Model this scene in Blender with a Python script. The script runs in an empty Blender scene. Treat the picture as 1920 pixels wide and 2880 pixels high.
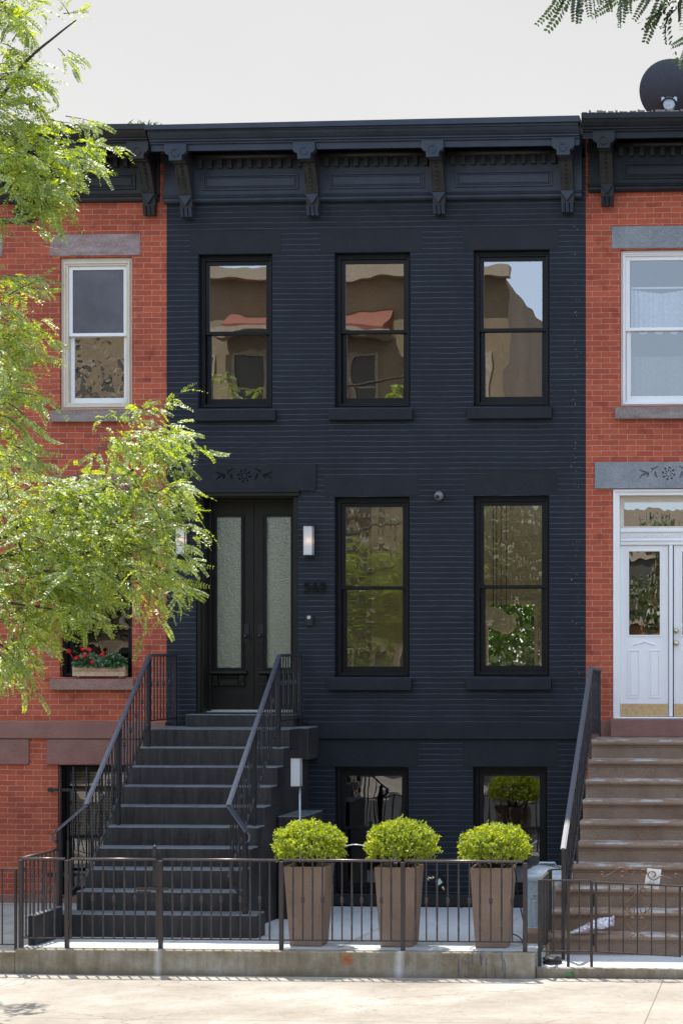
import bpy, math, random
import numpy as np
from mathutils import Vector, Matrix
rnd = random.Random(7)
C = bpy.context.scene.collection
S = bpy.context.scene
R = math.radians
# ------------------------------------------------------------------ camera model
K = 1920/1568.0
D, H = 25.0, 3.02
TH = R(3.4)
F = 5770.0
VX, VY = 2260.0, 1835.0
PX0 = VX - F*math.tan(TH)
cam = bpy.data.cameras.new('camera'); co = bpy.data.objects.new('camera', cam); C.objects.link(co)
co.location = (0, -D, H); co.rotation_euler = (R(90), 0, TH)
cam.sensor_fit = 'HORIZONTAL'; cam.sensor_width = 36; cam.lens = F/1920*36
cam.shift_x = -(PX0-960)/1920; cam.shift_y = (VY-1440)/1920
cam.clip_end = 3000; cam.clip_start = .1
S.camera = co
def at(qx, qy, Y=0.0):
    """survey helper: measured bearing (qx,qy) and distance Y give a real point"""
    u = (qx*K-PX0)/F; v = -(qy*K-VY)/F
    t = (Y+D)/(math.cos(TH)+u*math.sin(TH))
    return Vector((t*(u*math.cos(TH)-math.sin(TH)), Y, H+t*v))
def wx(qx, Y=0.0): return at(qx, 1500, Y).x
def wz(qx, qy, Y=0.0): return at(qx, qy, Y).z
def atz(qx, qy, z):
    u = (qx*K-PX0)/F; v = -(qy*K-VY)/F
    t = (z-H)/v
    return Vector((t*(u*math.cos(TH)-math.sin(TH)), t*(math.cos(TH)+u*math.sin(TH))-D, z))
# ------------------------------------------------------------------ mesh builder
class MB:
    def __init__(s): s.v=[]; s.f=[]; s.sm=[]
    def add(s, vs, fs, smooth=False):
        b=len(s.v); s.v += [tuple(p) for p in vs]
        for f in fs: s.f.append(tuple(b+i for i in f)); s.sm.append(smooth)
        return s
    def box(s, x0,x1,y0,y1,z0,z1):
        if x0>x1: x0,x1=x1,x0
        if y0>y1: y0,y1=y1,y0
        if z0>z1: z0,z1=z1,z0
        return s.add([(x0,y0,z0),(x1,y0,z0),(x1,y1,z0),(x0,y1,z0),(x0,y0,z1),(x1,y0,z1),(x1,y1,z1),(x0,y1,z1)],
              [(0,3,2,1),(4,5,6,7),(0,1,5,4),(1,2,6,5),(2,3,7,6),(3,0,4,7)])
    def quad(s,*p): return s.add(p,[(0,1,2,3)])
    def prism(s, prof, x0, x1):
        """profile of (y,z) extruded along x"""
        n=len(prof)
        vs=[(x0,y,z) for y,z in prof]+[(x1,y,z) for y,z in prof]
        return s.add(vs,[tuple(range(n))[::-1],tuple(range(n,2*n))]+[(i,(i+1)%n,n+(i+1)%n,n+i) for i in range(n)])
    def plate(s, prof, y0, y1):
        """profile of (x,z) extruded along y"""
        n=len(prof)
        vs=[(x,y0,z) for x,z in prof]+[(x,y1,z) for x,z in prof]
        return s.add(vs,[tuple(range(n)),tuple(range(n,2*n))[::-1]]+[(i,n+i,n+(i+1)%n,(i+1)%n) for i in range(n)])
    def bar(s, p, q, w, h=None, up=Vector((0,0,1))):
        p=Vector(p); q=Vector(q); h=h or w
        d=(q-p).normalized()
        a=d.cross(up)
        if a.length<1e-4: a=d.cross(Vector((0,1,0)))
        a.normalize(); b=a.cross(d).normalized()
        vs=[]
        for c in (p,q):
            for i,j in ((-1,-1),(1,-1),(1,1),(-1,1)): vs.append(c+a*(w/2*i)+b*(h/2*j))
        return s.add(vs,[(0,1,2,3),(7,6,5,4),(0,4,5,1),(1,5,6,2),(2,6,7,3),(3,7,4,0)])
    def tube(s, pts, r, n=8, r2=None, closed=False):
        pts=[Vector(p) for p in pts]; m=len(pts); vs=[]
        for i,p in enumerate(pts):
            if closed: t=(pts[(i+1)%m]-pts[i-1])
            else: t=(pts[min(i+1,m-1)]-pts[max(i-1,0)])
            t.normalize()
            ref=Vector((0,0,1)) if abs(t.z)<.85 else Vector((0,1,0))
            a=t.cross(ref).normalized(); b=a.cross(t)
            rr = r if r2 is None else r+(r2-r)*i/(m-1)
            for k in range(n):
                g=2*math.pi*k/n; vs.append(p+a*(rr*math.cos(g))+b*(rr*math.sin(g)))
        fs=[]
        for i in range(m if closed else m-1):
            j=(i+1)%m
            for k in range(n): fs.append((i*n+k,i*n+(k+1)%n,j*n+(k+1)%n,j*n+k))
        if not closed: fs += [tuple(range(n))[::-1], tuple((m-1)*n+k for k in range(n))]
        return s.add(vs,fs,True)
    def lathe(s, c, prof, n=20, M=None, smooth=True):
        vs=[]; c=Vector(c)
        for r,z in prof:
            for k in range(n):
                g=2*math.pi*k/n; p=Vector((r*math.cos(g),r*math.sin(g),z))
                if M is not None: p=M@p
                vs.append(c+p)
        fs=[]
        for i in range(len(prof)-1):
            for k in range(n): fs.append((i*n+k,i*n+(k+1)%n,(i+1)*n+(k+1)%n,(i+1)*n+k))
        return s.add(vs,fs,smooth)
    def ball(s, c, r, n=12, sz=1.0):
        return s.lathe(c,[(max(1e-4,r*math.sin(math.pi*i/8)), -r*sz*math.cos(math.pi*i/8)) for i in range(9)],n)
OFF = {}
def part(name, mb, mat, parent=None, bevel=0, loc=None):
    o_ = OFF.get(parent, Vector((0,0,0))) if parent is not None else Vector(loc or (0,0,0))
    me = bpy.data.meshes.new(name)
    me.from_pydata([(x-o_.x,y-o_.y,z-o_.z) for x,y,z in mb.v],[],mb.f)
    me.polygons.foreach_set('use_smooth', mb.sm)
    me.materials.append(mat); me.update()
    o = bpy.data.objects.new(name, me); C.objects.link(o)
    if parent is not None: o.parent = parent
    else: o.location = o_
    OFF[o] = o_
    if bevel:
        m=o.modifiers.new('bevel','BEVEL'); m.width=bevel; m.segments=2; m.limit_method='ANGLE'
    return o
def thing(name, label, cat, loc=(0,0,0), group=None):
    o = bpy.data.objects.new(name, None); C.objects.link(o); o.location = loc; o.empty_display_size=.1
    o['label']=label; o['category']=cat
    if group: o['group']=group
    OFF[o]=Vector(loc); return o
def tag(o, label, cat, group=None):
    o['label']=label; o['category']=cat
    if group: o['group']=group
    return o
def struct(name, mb, mat, **k):
    o=part(name,mb,mat,**k); o['kind']='structure'; return o
def copy_tree(o, parent=None):
    c=o.copy(); C.objects.link(c)
    if parent: c.parent=parent
    OFF[c]=OFF.get(o,Vector())
    for ch in list(o.children): copy_tree(ch,c)
    return c
def dup(o, parent, dloc=(0,0,0)):
    c=o.copy(); C.objects.link(c); c.parent=parent; c.location=Vector(o.location)+Vector(dloc); OFF[c]=OFF[o]; return c
# ------------------------------------------------------------------ materials
def newmat(name):
    m=bpy.data.materials.new(name); m.use_nodes=True; nt=m.node_tree
    b=nt.nodes['Principled BSDF']
    return m,nt,b
def N(nt,t,**k):
    n=nt.nodes.new(t)
    for a,v in k.items():
        if hasattr(n,a): setattr(n,a,v)
        else: n.inputs[a].default_value=v
    return n
def L(nt,a,b): nt.links.new(a,b)
def pos(nt, scale=(1,1,1)):
    g=N(nt,'ShaderNodeNewGeometry'); m=N(nt,'ShaderNodeMapping'); m.inputs['Scale'].default_value=scale
    L(nt,g.outputs['Position'],m.inputs['Vector']); return m.outputs[0]
def ramp(nt, fac, stops, interp='LINEAR'):
    r=N(nt,'ShaderNodeValToRGB'); r.color_ramp.interpolation=interp
    el=r.color_ramp.elements
    while len(el)<len(stops): el.new(.5)
    for e,(p,c) in zip(el,stops): e.position=p; e.color=tuple(c)+(1,) if len(c)==3 else c
    L(nt,fac,r.inputs[0]); return r.outputs[0]
def mix(nt, fac, a, b, bt='MIX'):
    m=N(nt,'ShaderNodeMix'); m.data_type='RGBA'; m.blend_type=bt
    for inp,v in ((0,fac),(6,a),(7,b)):
        if isinstance(v,(int,float)): m.inputs[inp].default_value=v
        elif isinstance(v,tuple): m.inputs[inp].default_value=v+(1,) if len(v)==3 else v
        else: L(nt,v,m.inputs[inp])
    return m.outputs[2]
def noise(nt, vec, scale, detail=4, rough=.6):
    n=N(nt,'ShaderNodeTexNoise'); n.inputs['Scale'].default_value=scale; n.inputs['Detail'].default_value=detail; n.inputs['Roughness'].default_value=rough
    L(nt,vec,n.inputs['Vector']); return n.outputs['Fac']
def math_(nt, op, a, b=None, c=None, clamp=False):
    m=N(nt,'ShaderNodeMath'); m.operation=op; m.use_clamp=clamp
    for i,v in enumerate((a,b,c)):
        if v is None: continue
        if isinstance(v,(int,float)): m.inputs[i].default_value=v
        else: L(nt,v,m.inputs[i])
    return m.outputs[0]
def bump(nt, b, h, strength=.3, dist=.01):
    n=N(nt,'ShaderNodeBump'); n.inputs['Strength'].default_value=strength; n.inputs['Distance'].default_value=dist
    L(nt,h,n.inputs['Height']); L(nt,n.outputs[0],b.inputs['Normal']); return n
def stone(name, c1, c2, scale=3, rough=.85, bstr=.35, grain=90, c3=None, stretch=(1,1,1), metal=0, spec=.5, gamt=.35):
    m,nt,b=newmat(name); p=pos(nt,stretch)
    n1=noise(nt,p,scale,6,.65); n2=noise(nt,pos(nt),grain,2)
    st=[(.3,c1),(.68,c2)]
    if c3: st.append((.8,c3))
    col=ramp(nt,n1,st)
    g=ramp(nt,n2,[(.3,(1-gamt,)*3),(.7,(1+gamt*.4,)*3)])
    L(nt,mix(nt,1.0,col,g,'MULTIPLY'),b.inputs['Base Color'])
    b.inputs['Roughness'].default_value=rough; b.inputs['Metallic'].default_value=metal; b.inputs['Specular IOR Level'].default_value=spec
    if bstr: bump(nt,b,math_(nt,'ADD',n1,math_(nt,'MULTIPLY',n2,.5)),bstr,.01)
    return m
def brickmat(name, c1, c2, mortar, painted=False, dirt=None):
    m,nt,b=newmat(name)
    g=N(nt,'ShaderNodeNewGeometry'); sx=N(nt,'ShaderNodeSeparateXYZ'); L(nt,g.outputs['Position'],sx.inputs[0])
    p=g.outputs['Position']
    wob=noise(nt,p,9,3); wob2=noise(nt,p,1.1,2)
    xx=math_(nt,'ADD',sx.outputs[0],sx.outputs[1])
    wv=noise(nt,p,3.2,5,.7)
    zz=math_(nt,'ADD',math_(nt,'ADD',sx.outputs[2],math_(nt,'MULTIPLY',math_(nt,'SUBTRACT',wob,.5),.012)),math_(nt,'MULTIPLY',math_(nt,'SUBTRACT',wob2,.5),.03))
    xx=math_(nt,'ADD',xx,math_(nt,'MULTIPLY',math_(nt,'SUBTRACT',noise(nt,p,14,3),.5),.02))
    cb=N(nt,'ShaderNodeCombineXYZ'); L(nt,xx,cb.inputs[0]); L(nt,zz,cb.inputs[1])
    br=N(nt,'ShaderNodeTexBrick'); br.offset=.5; br.squash=1
    L(nt,cb.outputs[0],br.inputs['Vector'])
    br.inputs['Scale'].default_value=1; br.inputs['Brick Width'].default_value=.215; br.inputs['Row Height'].default_value=.0677
    br.inputs['Mortar Size'].default_value=.0048 if painted else .0030; br.inputs['Mortar Smooth'].default_value=.4 if painted else .25; br.inputs['Bias'].default_value=0
    br.inputs['Color1'].default_value=c1+(1,); br.inputs['Color2'].default_value=c2+(1,); br.inputs['Mortar'].default_value=mortar+(1,)
    big=noise(nt,p,1.3,5,.65); fine=noise(nt,p,70,3)
    if painted:
        # horizontal bed joints: sky light on the ledges, painted in as paler lines
        fr=math_(nt,'FRACT',math_(nt,'DIVIDE',zz,.0677))
        up=math_(nt,'LESS_THAN',math_(nt,'ABSOLUTE',math_(nt,'SUBTRACT',fr,.02)),.085)
        vis=math_(nt,'MULTIPLY',ramp(nt,wv,[(.34,(.45,)*3),(.6,(1,)*3)]),ramp(nt,noise(nt,p,.8,3),[(.35,(.65,)*3),(.6,(1,)*3)]))
        base=mix(nt,ramp(nt,big,[(.3,(0,)*3),(.7,(1,)*3)]),c1,c2)
        f2=math_(nt,'MULTIPLY',math_(nt,'MULTIPLY',up,.95),vis)
        base=mix(nt,f2,base,mortar)
        vj=math_(nt,'MULTIPLY',br.outputs['Fac'],.05)
        base=mix(nt,vj,base,mortar)
        # pale paint spatter along the right party line
        bd=math_(nt,'SUBTRACT',1.0,math_(nt,'DIVIDE',math_(nt,'ABSOLUTE',math_(nt,'SUBTRACT',sx.outputs[0],wx(1318)+.02)),.10),clamp=True)
        spt=math_(nt,'MULTIPLY',math_(nt,'GREATER_THAN',math_(nt,'ADD',noise(nt,pos(nt,(60,60,28)),1.0,2),math_(nt,'MULTIPLY',bd,.06)),.735),math_(nt,'GREATER_THAN',bd,.02))
        base=mix(nt,math_(nt,'MULTIPLY',spt,.7),base,(.5,.52,.53))
        # small chips of paint knocked off
        ch=math_(nt,'GREATER_THAN',noise(nt,p,24,2),.765)
        base=mix(nt,math_(nt,'MULTIPLY',ch,.5),base,(.12,.10,.10))
        L(nt,base,b.inputs['Base Color']); b.inputs['Roughness'].default_value=.55; b.inputs['Specular IOR Level'].default_value=.22
        h=math_(nt,'SUBTRACT',math_(nt,'MULTIPLY',fine,.25),math_(nt,'ADD',math_(nt,'MULTIPLY',br.outputs['Fac'],.2),math_(nt,'MULTIPLY',up,.8)))
        h=math_(nt,'ADD',h,math_(nt,'MULTIPLY',wob,.6))
        bump(nt,b,h,.7,.006)
    else:
        col=br.outputs['Color']
        dk=ramp(nt,big,[(.28,(.68,.60,.60)),(.5,(.95,.93,.93)),(.72,(1.10,1.06,1.0))])
        col=mix(nt,.85,col,dk,'MULTIPLY')
        col=mix(nt,.6,col,ramp(nt,fine,[(.25,(.6,)*3),(.7,(1.15,)*3)]),'MULTIPLY')
        # single darker burnt bricks
        sm=ramp(nt,noise(nt,p,5.5,1),[(.30,(.60,.46,.48)),(.40,(1,1,1))])
        col=mix(nt,.6,col,sm,'MULTIPLY')
        dr=ramp(nt,noise(nt,pos(nt,(14,14,1.2)),1.0,4),[(.69,(0,)*3),(.74,(1,)*3)])
        col=mix(nt,math_(nt,'MULTIPLY',dr,.28),col,(.62,.5,.45))
        L(nt,col,b.inputs['Base Color']); b.inputs['Roughness'].default_value=.85
        bump(nt,b,math_(nt,'SUBTRACT',math_(nt,'MULTIPLY',fine,.35),br.outputs['Fac']),.6,.006)
    return m
def glassmat(name, refl=.3, tint=(.8,.85,.85), wav=.02, sc=1.5, rough=0.0, st=(1,1,1)):
    m=bpy.data.materials.new(name); m.use_nodes=True; nt=m.node_tree; nt.nodes.clear()
    o=N(nt,'ShaderNodeOutputMaterial'); gl=N(nt,'ShaderNodeBsdfGlossy'); gl.inputs['Roughness'].default_value=rough
    gl.inputs['Color'].default_value=(.95,.97,1,1)
    tr=N(nt,'ShaderNodeBsdfTransparent'); tr.inputs['Color'].default_value=tint+(1,)
    fr=N(nt,'ShaderNodeLayerWeight'); fr.inputs['Blend'].default_value=.25
    f=math_(nt,'ADD',math_(nt,'MULTIPLY',fr.outputs['Fresnel'],.5),refl,clamp=True)
    mx=N(nt,'ShaderNodeMixShader'); L(nt,f,mx.inputs[0]); L(nt,tr.outputs[0],mx.inputs[1]); L(nt,gl.outputs[0],mx.inputs[2]); L(nt,mx.outputs[0],o.inputs[0])
    b=N(nt,'ShaderNodeBump'); b.inputs['Strength'].default_value=1; b.inputs['Distance'].default_value=wav
    L(nt,noise(nt,pos(nt,st),sc,2,.4),b.inputs['Height']); L(nt,b.outputs[0],gl.inputs['Normal'])
    return m
def plain(name,c,rough=.5,metal=0,spec=.5):
    m,nt,b=newmat(name); n=noise(nt,pos(nt),25,4)
    L(nt,mix(nt,1.0,c,ramp(nt,n,[(.3,(.82,)*3),(.7,(1.1,)*3)]),'MULTIPLY'),b.inputs['Base Color'])
    b.inputs['Roughness'].default_value=rough; b.inputs['Metallic'].default_value=metal; b.inputs['Specular IOR Level'].default_value=spec
    bump(nt,b,n,.12,.003); return m
def leafmat(name, dark, mid, light, tr=.45, yel=None, gloss=.12):
    m=bpy.data.materials.new(name); m.use_nodes=True; nt=m.node_tree; nt.nodes.clear()
    o=N(nt,'ShaderNodeOutputMaterial'); g=N(nt,'ShaderNodeNewGeometry')
    n1=noise(nt,g.outputs['Position'],2.2,3)
    f=math_(nt,'ADD',math_(nt,'MULTIPLY',g.outputs['Random Per Island'],.5),math_(nt,'MULTIPLY',n1,.6))
    st=[(.2,dark),(.5,mid),(.8,light)]
    if yel: st.append((.97,yel))
    c=ramp(nt,f,st)
    d=N(nt,'ShaderNodeBsdfDiffuse'); t=N(nt,'ShaderNodeBsdfTranslucent'); L(nt,c,d.inputs[0])
    L(nt,mix(nt,1.0,c,(2.0,1.85,.7),'MULTIPLY'),t.inputs[0])
    a=N(nt,'ShaderNodeMixShader'); a.inputs[0].default_value=tr; L(nt,d.outputs[0],a.inputs[1]); L(nt,t.outputs[0],a.inputs[2])
    gl=N(nt,'ShaderNodeBsdfGlossy'); gl.inputs['Roughness'].default_value=.5
    b=N(nt,'ShaderNodeMixShader'); b.inputs[0].default_value=gloss; L(nt,a.outputs[0],b.inputs[1]); L(nt,gl.outputs[0],b.inputs[2])
    L(nt,b.outputs[0],o.inputs[0]); return m
M={}
M['navy_brick']=brickmat('navy_painted_brick',(.0088,.0120,.0185),(.0160,.0205,.0290),(.092,.116,.152),painted=True)
M['red_brick']=brickmat('red_brick',(.48,.104,.047),(.365,.072,.036),(.54,.37,.28))
M['navy_stone']=stone('navy_painted_stone',(.0095,.0126,.0190),(.0170,.0212,.0300),2.2,.5,.5,60,spec=.25)
M['navy_wood']=stone('navy_painted_wood',(.026,.036,.056),(.042,.056,.082),3,.36,.15,60,spec=.35)
M['black_wood']=stone('black_window_paint',(.006,.0065,.008),(.010,.011,.013),4,.38,.08,60,spec=.25)
M['door_black']=stone('black_door_paint',(.0085,.0080,.0070),(.015,.0135,.0115),3,.42,.1,60,spec=.3)
M['bracket']=stone('navy_black_bracket_paint',(.026,.026,.028),(.040,.039,.040),3,.4,.1,60,spec=.35)
M['stoop_side']=stone('charcoal_stoop_paint',(.020,.020,.022),(.052,.050,.049),2.6,.5,.35,110,stretch=(5,1,.8),gamt=.5)
M['iron']=plain('painted_iron',(.024,.024,.030),.38,.3)
M['iron_blue']=plain('sky_tinted_handrail_paint',(.13,.145,.19),.28,.75)  # blue base colour imitates the sky reflected on the rail tops
M['fence_iron']=plain('brown_painted_iron',(.060,.048,.048),.42,.3)
M['rail_top']=plain('sunlit_top_rail',(.12,.095,.09),.35,.6)  # brighter than the fence iron: sun highlight put into the colour
M['rust_iron']=stone('rusting_black_iron',(.022,.019,.018),(.06,.042,.034),9,.6,.3,90,c3=(.16,.075,.035))
M['old_black']=stone('weathered_black_paint',(.008,.008,.009),(.018,.019,.021),6,.5,.5,70,c3=(.16,.13,.11))
M['old_black2']=stone('faded_black_paint',(.010,.012,.017),(.020,.024,.032),6,.5,.4,70,c3=(.07,.065,.06),spec=.3)
M['brownstone']=stone('brownstone',(.23,.115,.092),(.30,.155,.125),3,.9,.5,120,gamt=.3)
M['lintel_worn']=stone('worn_brownstone_lintel',(.24,.155,.135),(.42,.35,.35),4,.85,.5,80,stretch=(1,1,2),c3=(.44,.40,.42))
M['lintel_grey']=stone('grey_stone_lintel',(.20,.22,.245),(.30,.32,.34),2.5,.8,.4,80,c3=(.38,.36,.31))
M['sill_old']=stone('worn_sill_stone',(.20,.15,.13),(.33,.29,.27),5,.85,.5,80,stretch=(.6,1,2),c3=(.36,.18,.10))
M['brown_sill']=stone('brown_sill',(.26,.15,.12),(.34,.21,.17),5,.85,.4,80)
M['white']=stone('white_paint',(.80,.80,.80),(.87,.87,.87),1.5,.35,.0,60,gamt=.02)
M['cream']=stone('cream_paint',(.62,.54,.42),(.72,.66,.54),3,.5,.05,60,gamt=.08)
M['brass']=plain('brass',(.80,.60,.34),.34,1)
M['steel']=plain('galvanised_steel',(.46,.52,.56),.42,.35)
M['planter']=stone('brown_planter',(.25,.165,.118),(.33,.23,.17),3,.8,.5,160,gamt=.3)
M['soil']=plain('soil',(.03,.018,.01),.9)
M['wood']=stone('raw_cedar',(.50,.32,.20),(.68,.48,.33),4,.8,.2,60,stretch=(1,1,9))
M['bark']=stone('bark',(.055,.04,.032),(.11,.085,.065),14,.9,.6,60,stretch=(1,1,.3))
M['roof']=stone('roof_tar',(.04,.04,.04),(.06,.06,.06))
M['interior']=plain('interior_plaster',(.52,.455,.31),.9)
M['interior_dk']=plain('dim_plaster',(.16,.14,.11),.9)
M['floorwood']=plain('interior_floor',(.2,.12,.06),.5)
M['glass_up']=glassmat('upper_window_glass',.33,(.75,.78,.78),.0024,1.2)
M['glass_parlor']=glassmat('parlour_window_glass',.16,(.93,.94,.9),.003,1.3,st=(2.5,2.5,.5))
M['glass_low']=glassmat('basement_window_glass',.15,(.8,.82,.8),.006,1.3)
M['glass_right']=glassmat('right_window_glass',.20,(.85,.88,.9),.003,1.3)
M['glass_screen']=stone('screened_glass',(.075,.075,.09),(.14,.14,.165),1.6,.12,.25,90,gamt=.15)
M['glass_wavy']=glassmat('wavy_old_glass',.35,(.7,.75,.8),.005,3.4)
M['glass_door']=glassmat('neighbour_door_glass',.34,(.5,.55,.55),.002,1.5,st=(3,3,1))
M['leaf']=leafmat('locust_leaves',(.07,.135,.013),(.22,.32,.024),(.42,.48,.055),.5,(.60,.52,.06),gloss=.13)
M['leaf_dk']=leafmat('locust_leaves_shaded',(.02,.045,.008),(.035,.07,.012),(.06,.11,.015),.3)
M['box_leaf']=leafmat('boxwood_leaves',(.11,.17,.011),(.27,.35,.018),(.46,.50,.035),.45,gloss=.06)
M['ger_leaf']=leafmat('geranium_leaves',(.025,.085,.025),(.04,.13,.035),(.07,.18,.05),.25)
M['garden_leaf']=leafmat('garden_leaves',(.05,.12,.02),(.10,.22,.03),(.22,.36,.07),.4,gloss=.15)
M['street_leaf']=leafmat('street_leaves',(.05,.075,.03),(.08,.11,.04),(.15,.19,.07),.3)
M['red_petal']=plain('red_petals',(.75,.012,.012),.6)
M['bulb']=None
def emis(name,c,s):
    m,nt,b=newmat(name); b.inputs['Emission Color'].default_value=c+(1,); b.inputs['Emission Strength'].default_value=s; b.inputs['Base Color'].default_value=c+(1,); return m
M['bulb']=emis('lit_bulb',(1,.62,.3),3.0)
M['digit']=plain('dark_metal_digits',(.004,.004,.004),.5,0,.2)
M['globe']=emis('paper_globe',(.6,.52,.33),.05)
def frosted():
    m=bpy.data.materials.new('frosted_lamp_glass'); m.use_nodes=True; nt=m.node_tree; nt.nodes.clear()
    o=N(nt,'ShaderNodeOutputMaterial'); d=N(nt,'ShaderNodeBsdfDiffuse'); d.inputs[0].default_value=(.8,.82,.84,1)
    t=N(nt,'ShaderNodeBsdfTranslucent'); t.inputs[0].default_value=(.8,.8,.8,1); a=N(nt,'ShaderNodeMixShader'); a.inputs[0].default_value=.3
    g=N(nt,'ShaderNodeBsdfGlossy'); g.inputs['Roughness'].default_value=.15; b=N(nt,'ShaderNodeMixShader'); b.inputs[0].default_value=.08
    L(nt,d.outputs[0],a.inputs[1]); L(nt,t.outputs[0],a.inputs[2]); L(nt,a.outputs[0],b.inputs[1]); L(nt,g.outputs[0],b.inputs[2]); L(nt,b.outputs[0],o.inputs[0]); return m
M['frost']=frosted()
def doorglass():
    m,nt,b=newmat('obscured_door_glass'); p=pos(nt)
    n=noise(nt,p,38,4,.7); n2=noise(nt,pos(nt,(3,3,1.2)),2.6,5,.7)
    L(nt,mix(nt,ramp(nt,n,[(.35,(0,)*3),(.65,(1,)*3)]),(.11,.135,.092),(.175,.195,.138)),b.inputs['Base Color'])
    b.inputs['Roughness'].default_value=.12; b.inputs['Specular IOR Level'].default_value=1.0; b.inputs['IOR'].default_value=1.8
    bump(nt,b,math_(nt,'ADD',math_(nt,'MULTIPLY',n,.5),n2),.9,.012); return m
M['doorglass']=doorglass()
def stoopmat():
    m,nt,b=newmat('charcoal_stoop_paint_skylit_tops'); g=N(nt,'ShaderNodeNewGeometry'); sx=N(nt,'ShaderNodeSeparateXYZ'); L(nt,g.outputs['True Normal'],sx.inputs[0])
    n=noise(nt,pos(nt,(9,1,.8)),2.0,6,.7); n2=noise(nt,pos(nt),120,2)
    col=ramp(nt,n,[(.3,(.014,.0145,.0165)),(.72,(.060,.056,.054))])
    top=ramp(nt,noise(nt,pos(nt),3.5,6,.7),[(.3,(.11,.125,.138)),(.7,(.20,.22,.235))])  # tops: paler paint, with the grazing sky reflection painted into it
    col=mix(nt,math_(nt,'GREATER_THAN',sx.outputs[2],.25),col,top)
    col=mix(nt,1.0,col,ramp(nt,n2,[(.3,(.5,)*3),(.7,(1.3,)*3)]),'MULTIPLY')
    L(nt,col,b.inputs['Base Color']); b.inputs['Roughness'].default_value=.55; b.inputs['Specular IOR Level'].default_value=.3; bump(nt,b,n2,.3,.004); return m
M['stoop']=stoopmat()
def nosing():
    m,nt,b=newmat('worn_brownstone_steps'); p=pos(nt)
    g=N(nt,'ShaderNodeNewGeometry'); sx=N(nt,'ShaderNodeSeparateXYZ'); L(nt,g.outputs['Normal'],sx.inputs[0])
    n=noise(nt,p,3,6,.65); n2=noise(nt,p,110,2)
    col=ramp(nt,n,[(.3,(.235,.152,.103)),(.7,(.345,.245,.178))])
    col=mix(nt,1.0,col,ramp(nt,n2,[(.3,(.6,)*3),(.7,(1.15,)*3)]),'MULTIPLY')
    # worn pale paint left on the tread tops
    w=math_(nt,'MULTIPLY',math_(nt,'GREATER_THAN',sx.outputs[2],.35),ramp(nt,noise(nt,pos(nt,(1,1,3)),3.0,6,.7),[(.50,(0,)*3),(.58,(1,)*3)]))
    col=mix(nt,math_(nt,'MULTIPLY',w,.7),col,(.46,.49,.49))
    L(nt,col,b.inputs['Base Color']); b.inputs['Roughness'].default_value=.85; bump(nt,b,math_(nt,'ADD',n,n2),.5,.008); return m
M['steps_brown']=nosing()
def concrete(name,c1,c2,c3,slab=None,sc=1.1,stain=(.6,.5,.4),jo=(0,0)):
    m,nt,b=newmat(name); p=pos(nt)
    n=noise(nt,p,sc,8,.68); n2=noise(nt,p,120,2); n3=noise(nt,p,6,6,.7)
    col=ramp(nt,n,[(.3,c1),(.5,c2),(.7,c3)])
    col=mix(nt,.8,col,ramp(nt,n2,[(.3,(.72,)*3),(.7,(1.12,)*3)]),'MULTIPLY')
    spk=ramp(nt,noise(nt,p,26,3,.6),[(.62,(1,)*3),(.67,(.55,.5,.42))])
    col=mix(nt,.7,col,spk,'MULTIPLY')
    col=mix(nt,.55,col,ramp(nt,n3,[(.32,stain),(.48,(1,)*3)]),'MULTIPLY')
    h=math_(nt,'ADD',math_(nt,'MULTIPLY',n2,.3),n3)
    if slab:
        g=N(nt,'ShaderNodeNewGeometry'); mp=N(nt,'ShaderNodeMapping'); mp.inputs['Location'].default_value=(jo[0],jo[1],0); mp.inputs['Rotation'].default_value=(0,0,0)
        L(nt,g.outputs['Position'],mp.inputs[0])
        br=N(nt,'ShaderNodeTexBrick'); br.offset=0; L(nt,mp.outputs[0],br.inputs['Vector']); br.inputs['Scale'].default_value=1
        br.inputs['Brick Width'].default_value=slab[0]; br.inputs['Row Height'].default_value=slab[1]; br.inputs['Mortar Size'].default_value=.006; br.inputs['Mortar Smooth'].default_value=.1
        col=mix(nt,math_(nt,'MULTIPLY',br.outputs['Fac'],.75),col,(.10,.085,.06))
        vo=N(nt,'ShaderNodeTexVoronoi'); vo.feature='DISTANCE_TO_EDGE'; vo.inputs['Scale'].default_value=.55
        wv=N(nt,'ShaderNodeVectorMath'); wv.operation='ADD'; L(nt,p,wv.inputs[0])
        cc=N(nt,'ShaderNodeCombineXYZ'); L(nt,math_(nt,'MULTIPLY',noise(nt,p,3,5,.7),.5),cc.inputs[0]); L(nt,math_(nt,'MULTIPLY',noise(nt,p,4,5,.7),.4),cc.inputs[1]); L(nt,cc.outputs[0],wv.inputs[1])
        L(nt,wv.outputs[0],vo.inputs['Vector'])
        cr=math_(nt,'LESS_THAN',vo.outputs['Distance'],.006)
        cr=math_(nt,'MULTIPLY',cr,ramp(nt,noise(nt,p,.9,3),[(.45,(0,)*3),(.6,(1,)*3)]))
        col=mix(nt,math_(nt,'MULTIPLY',cr,.55),col,(.14,.11,.08))
        h=math_(nt,'SUBTRACT',h,math_(nt,'MULTIPLY',br.outputs['Fac'],2))
    L(nt,col,b.inputs['Base Color']); b.inputs['Roughness'].default_value=.9; bump(nt,b,h,.3,.008); return m
M['sidewalk']=concrete('sidewalk_concrete',(.255,.222,.180),(.34,.305,.258),(.44,.415,.37),(6.45,2.45),stain=(.80,.72,.6),jo=(1.4,7.05))
M['slab']=concrete('pale_slab_concrete',(.46,.50,.52),(.54,.58,.60),(.61,.64,.65),None,stain=(.86,.88,.9))
M['old_slab']=concrete('old_yard_concrete',(.27,.27,.24),(.38,.38,.34),(.48,.48,.44),None,sc=2.5,stain=(.6,.6,.5))
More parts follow.
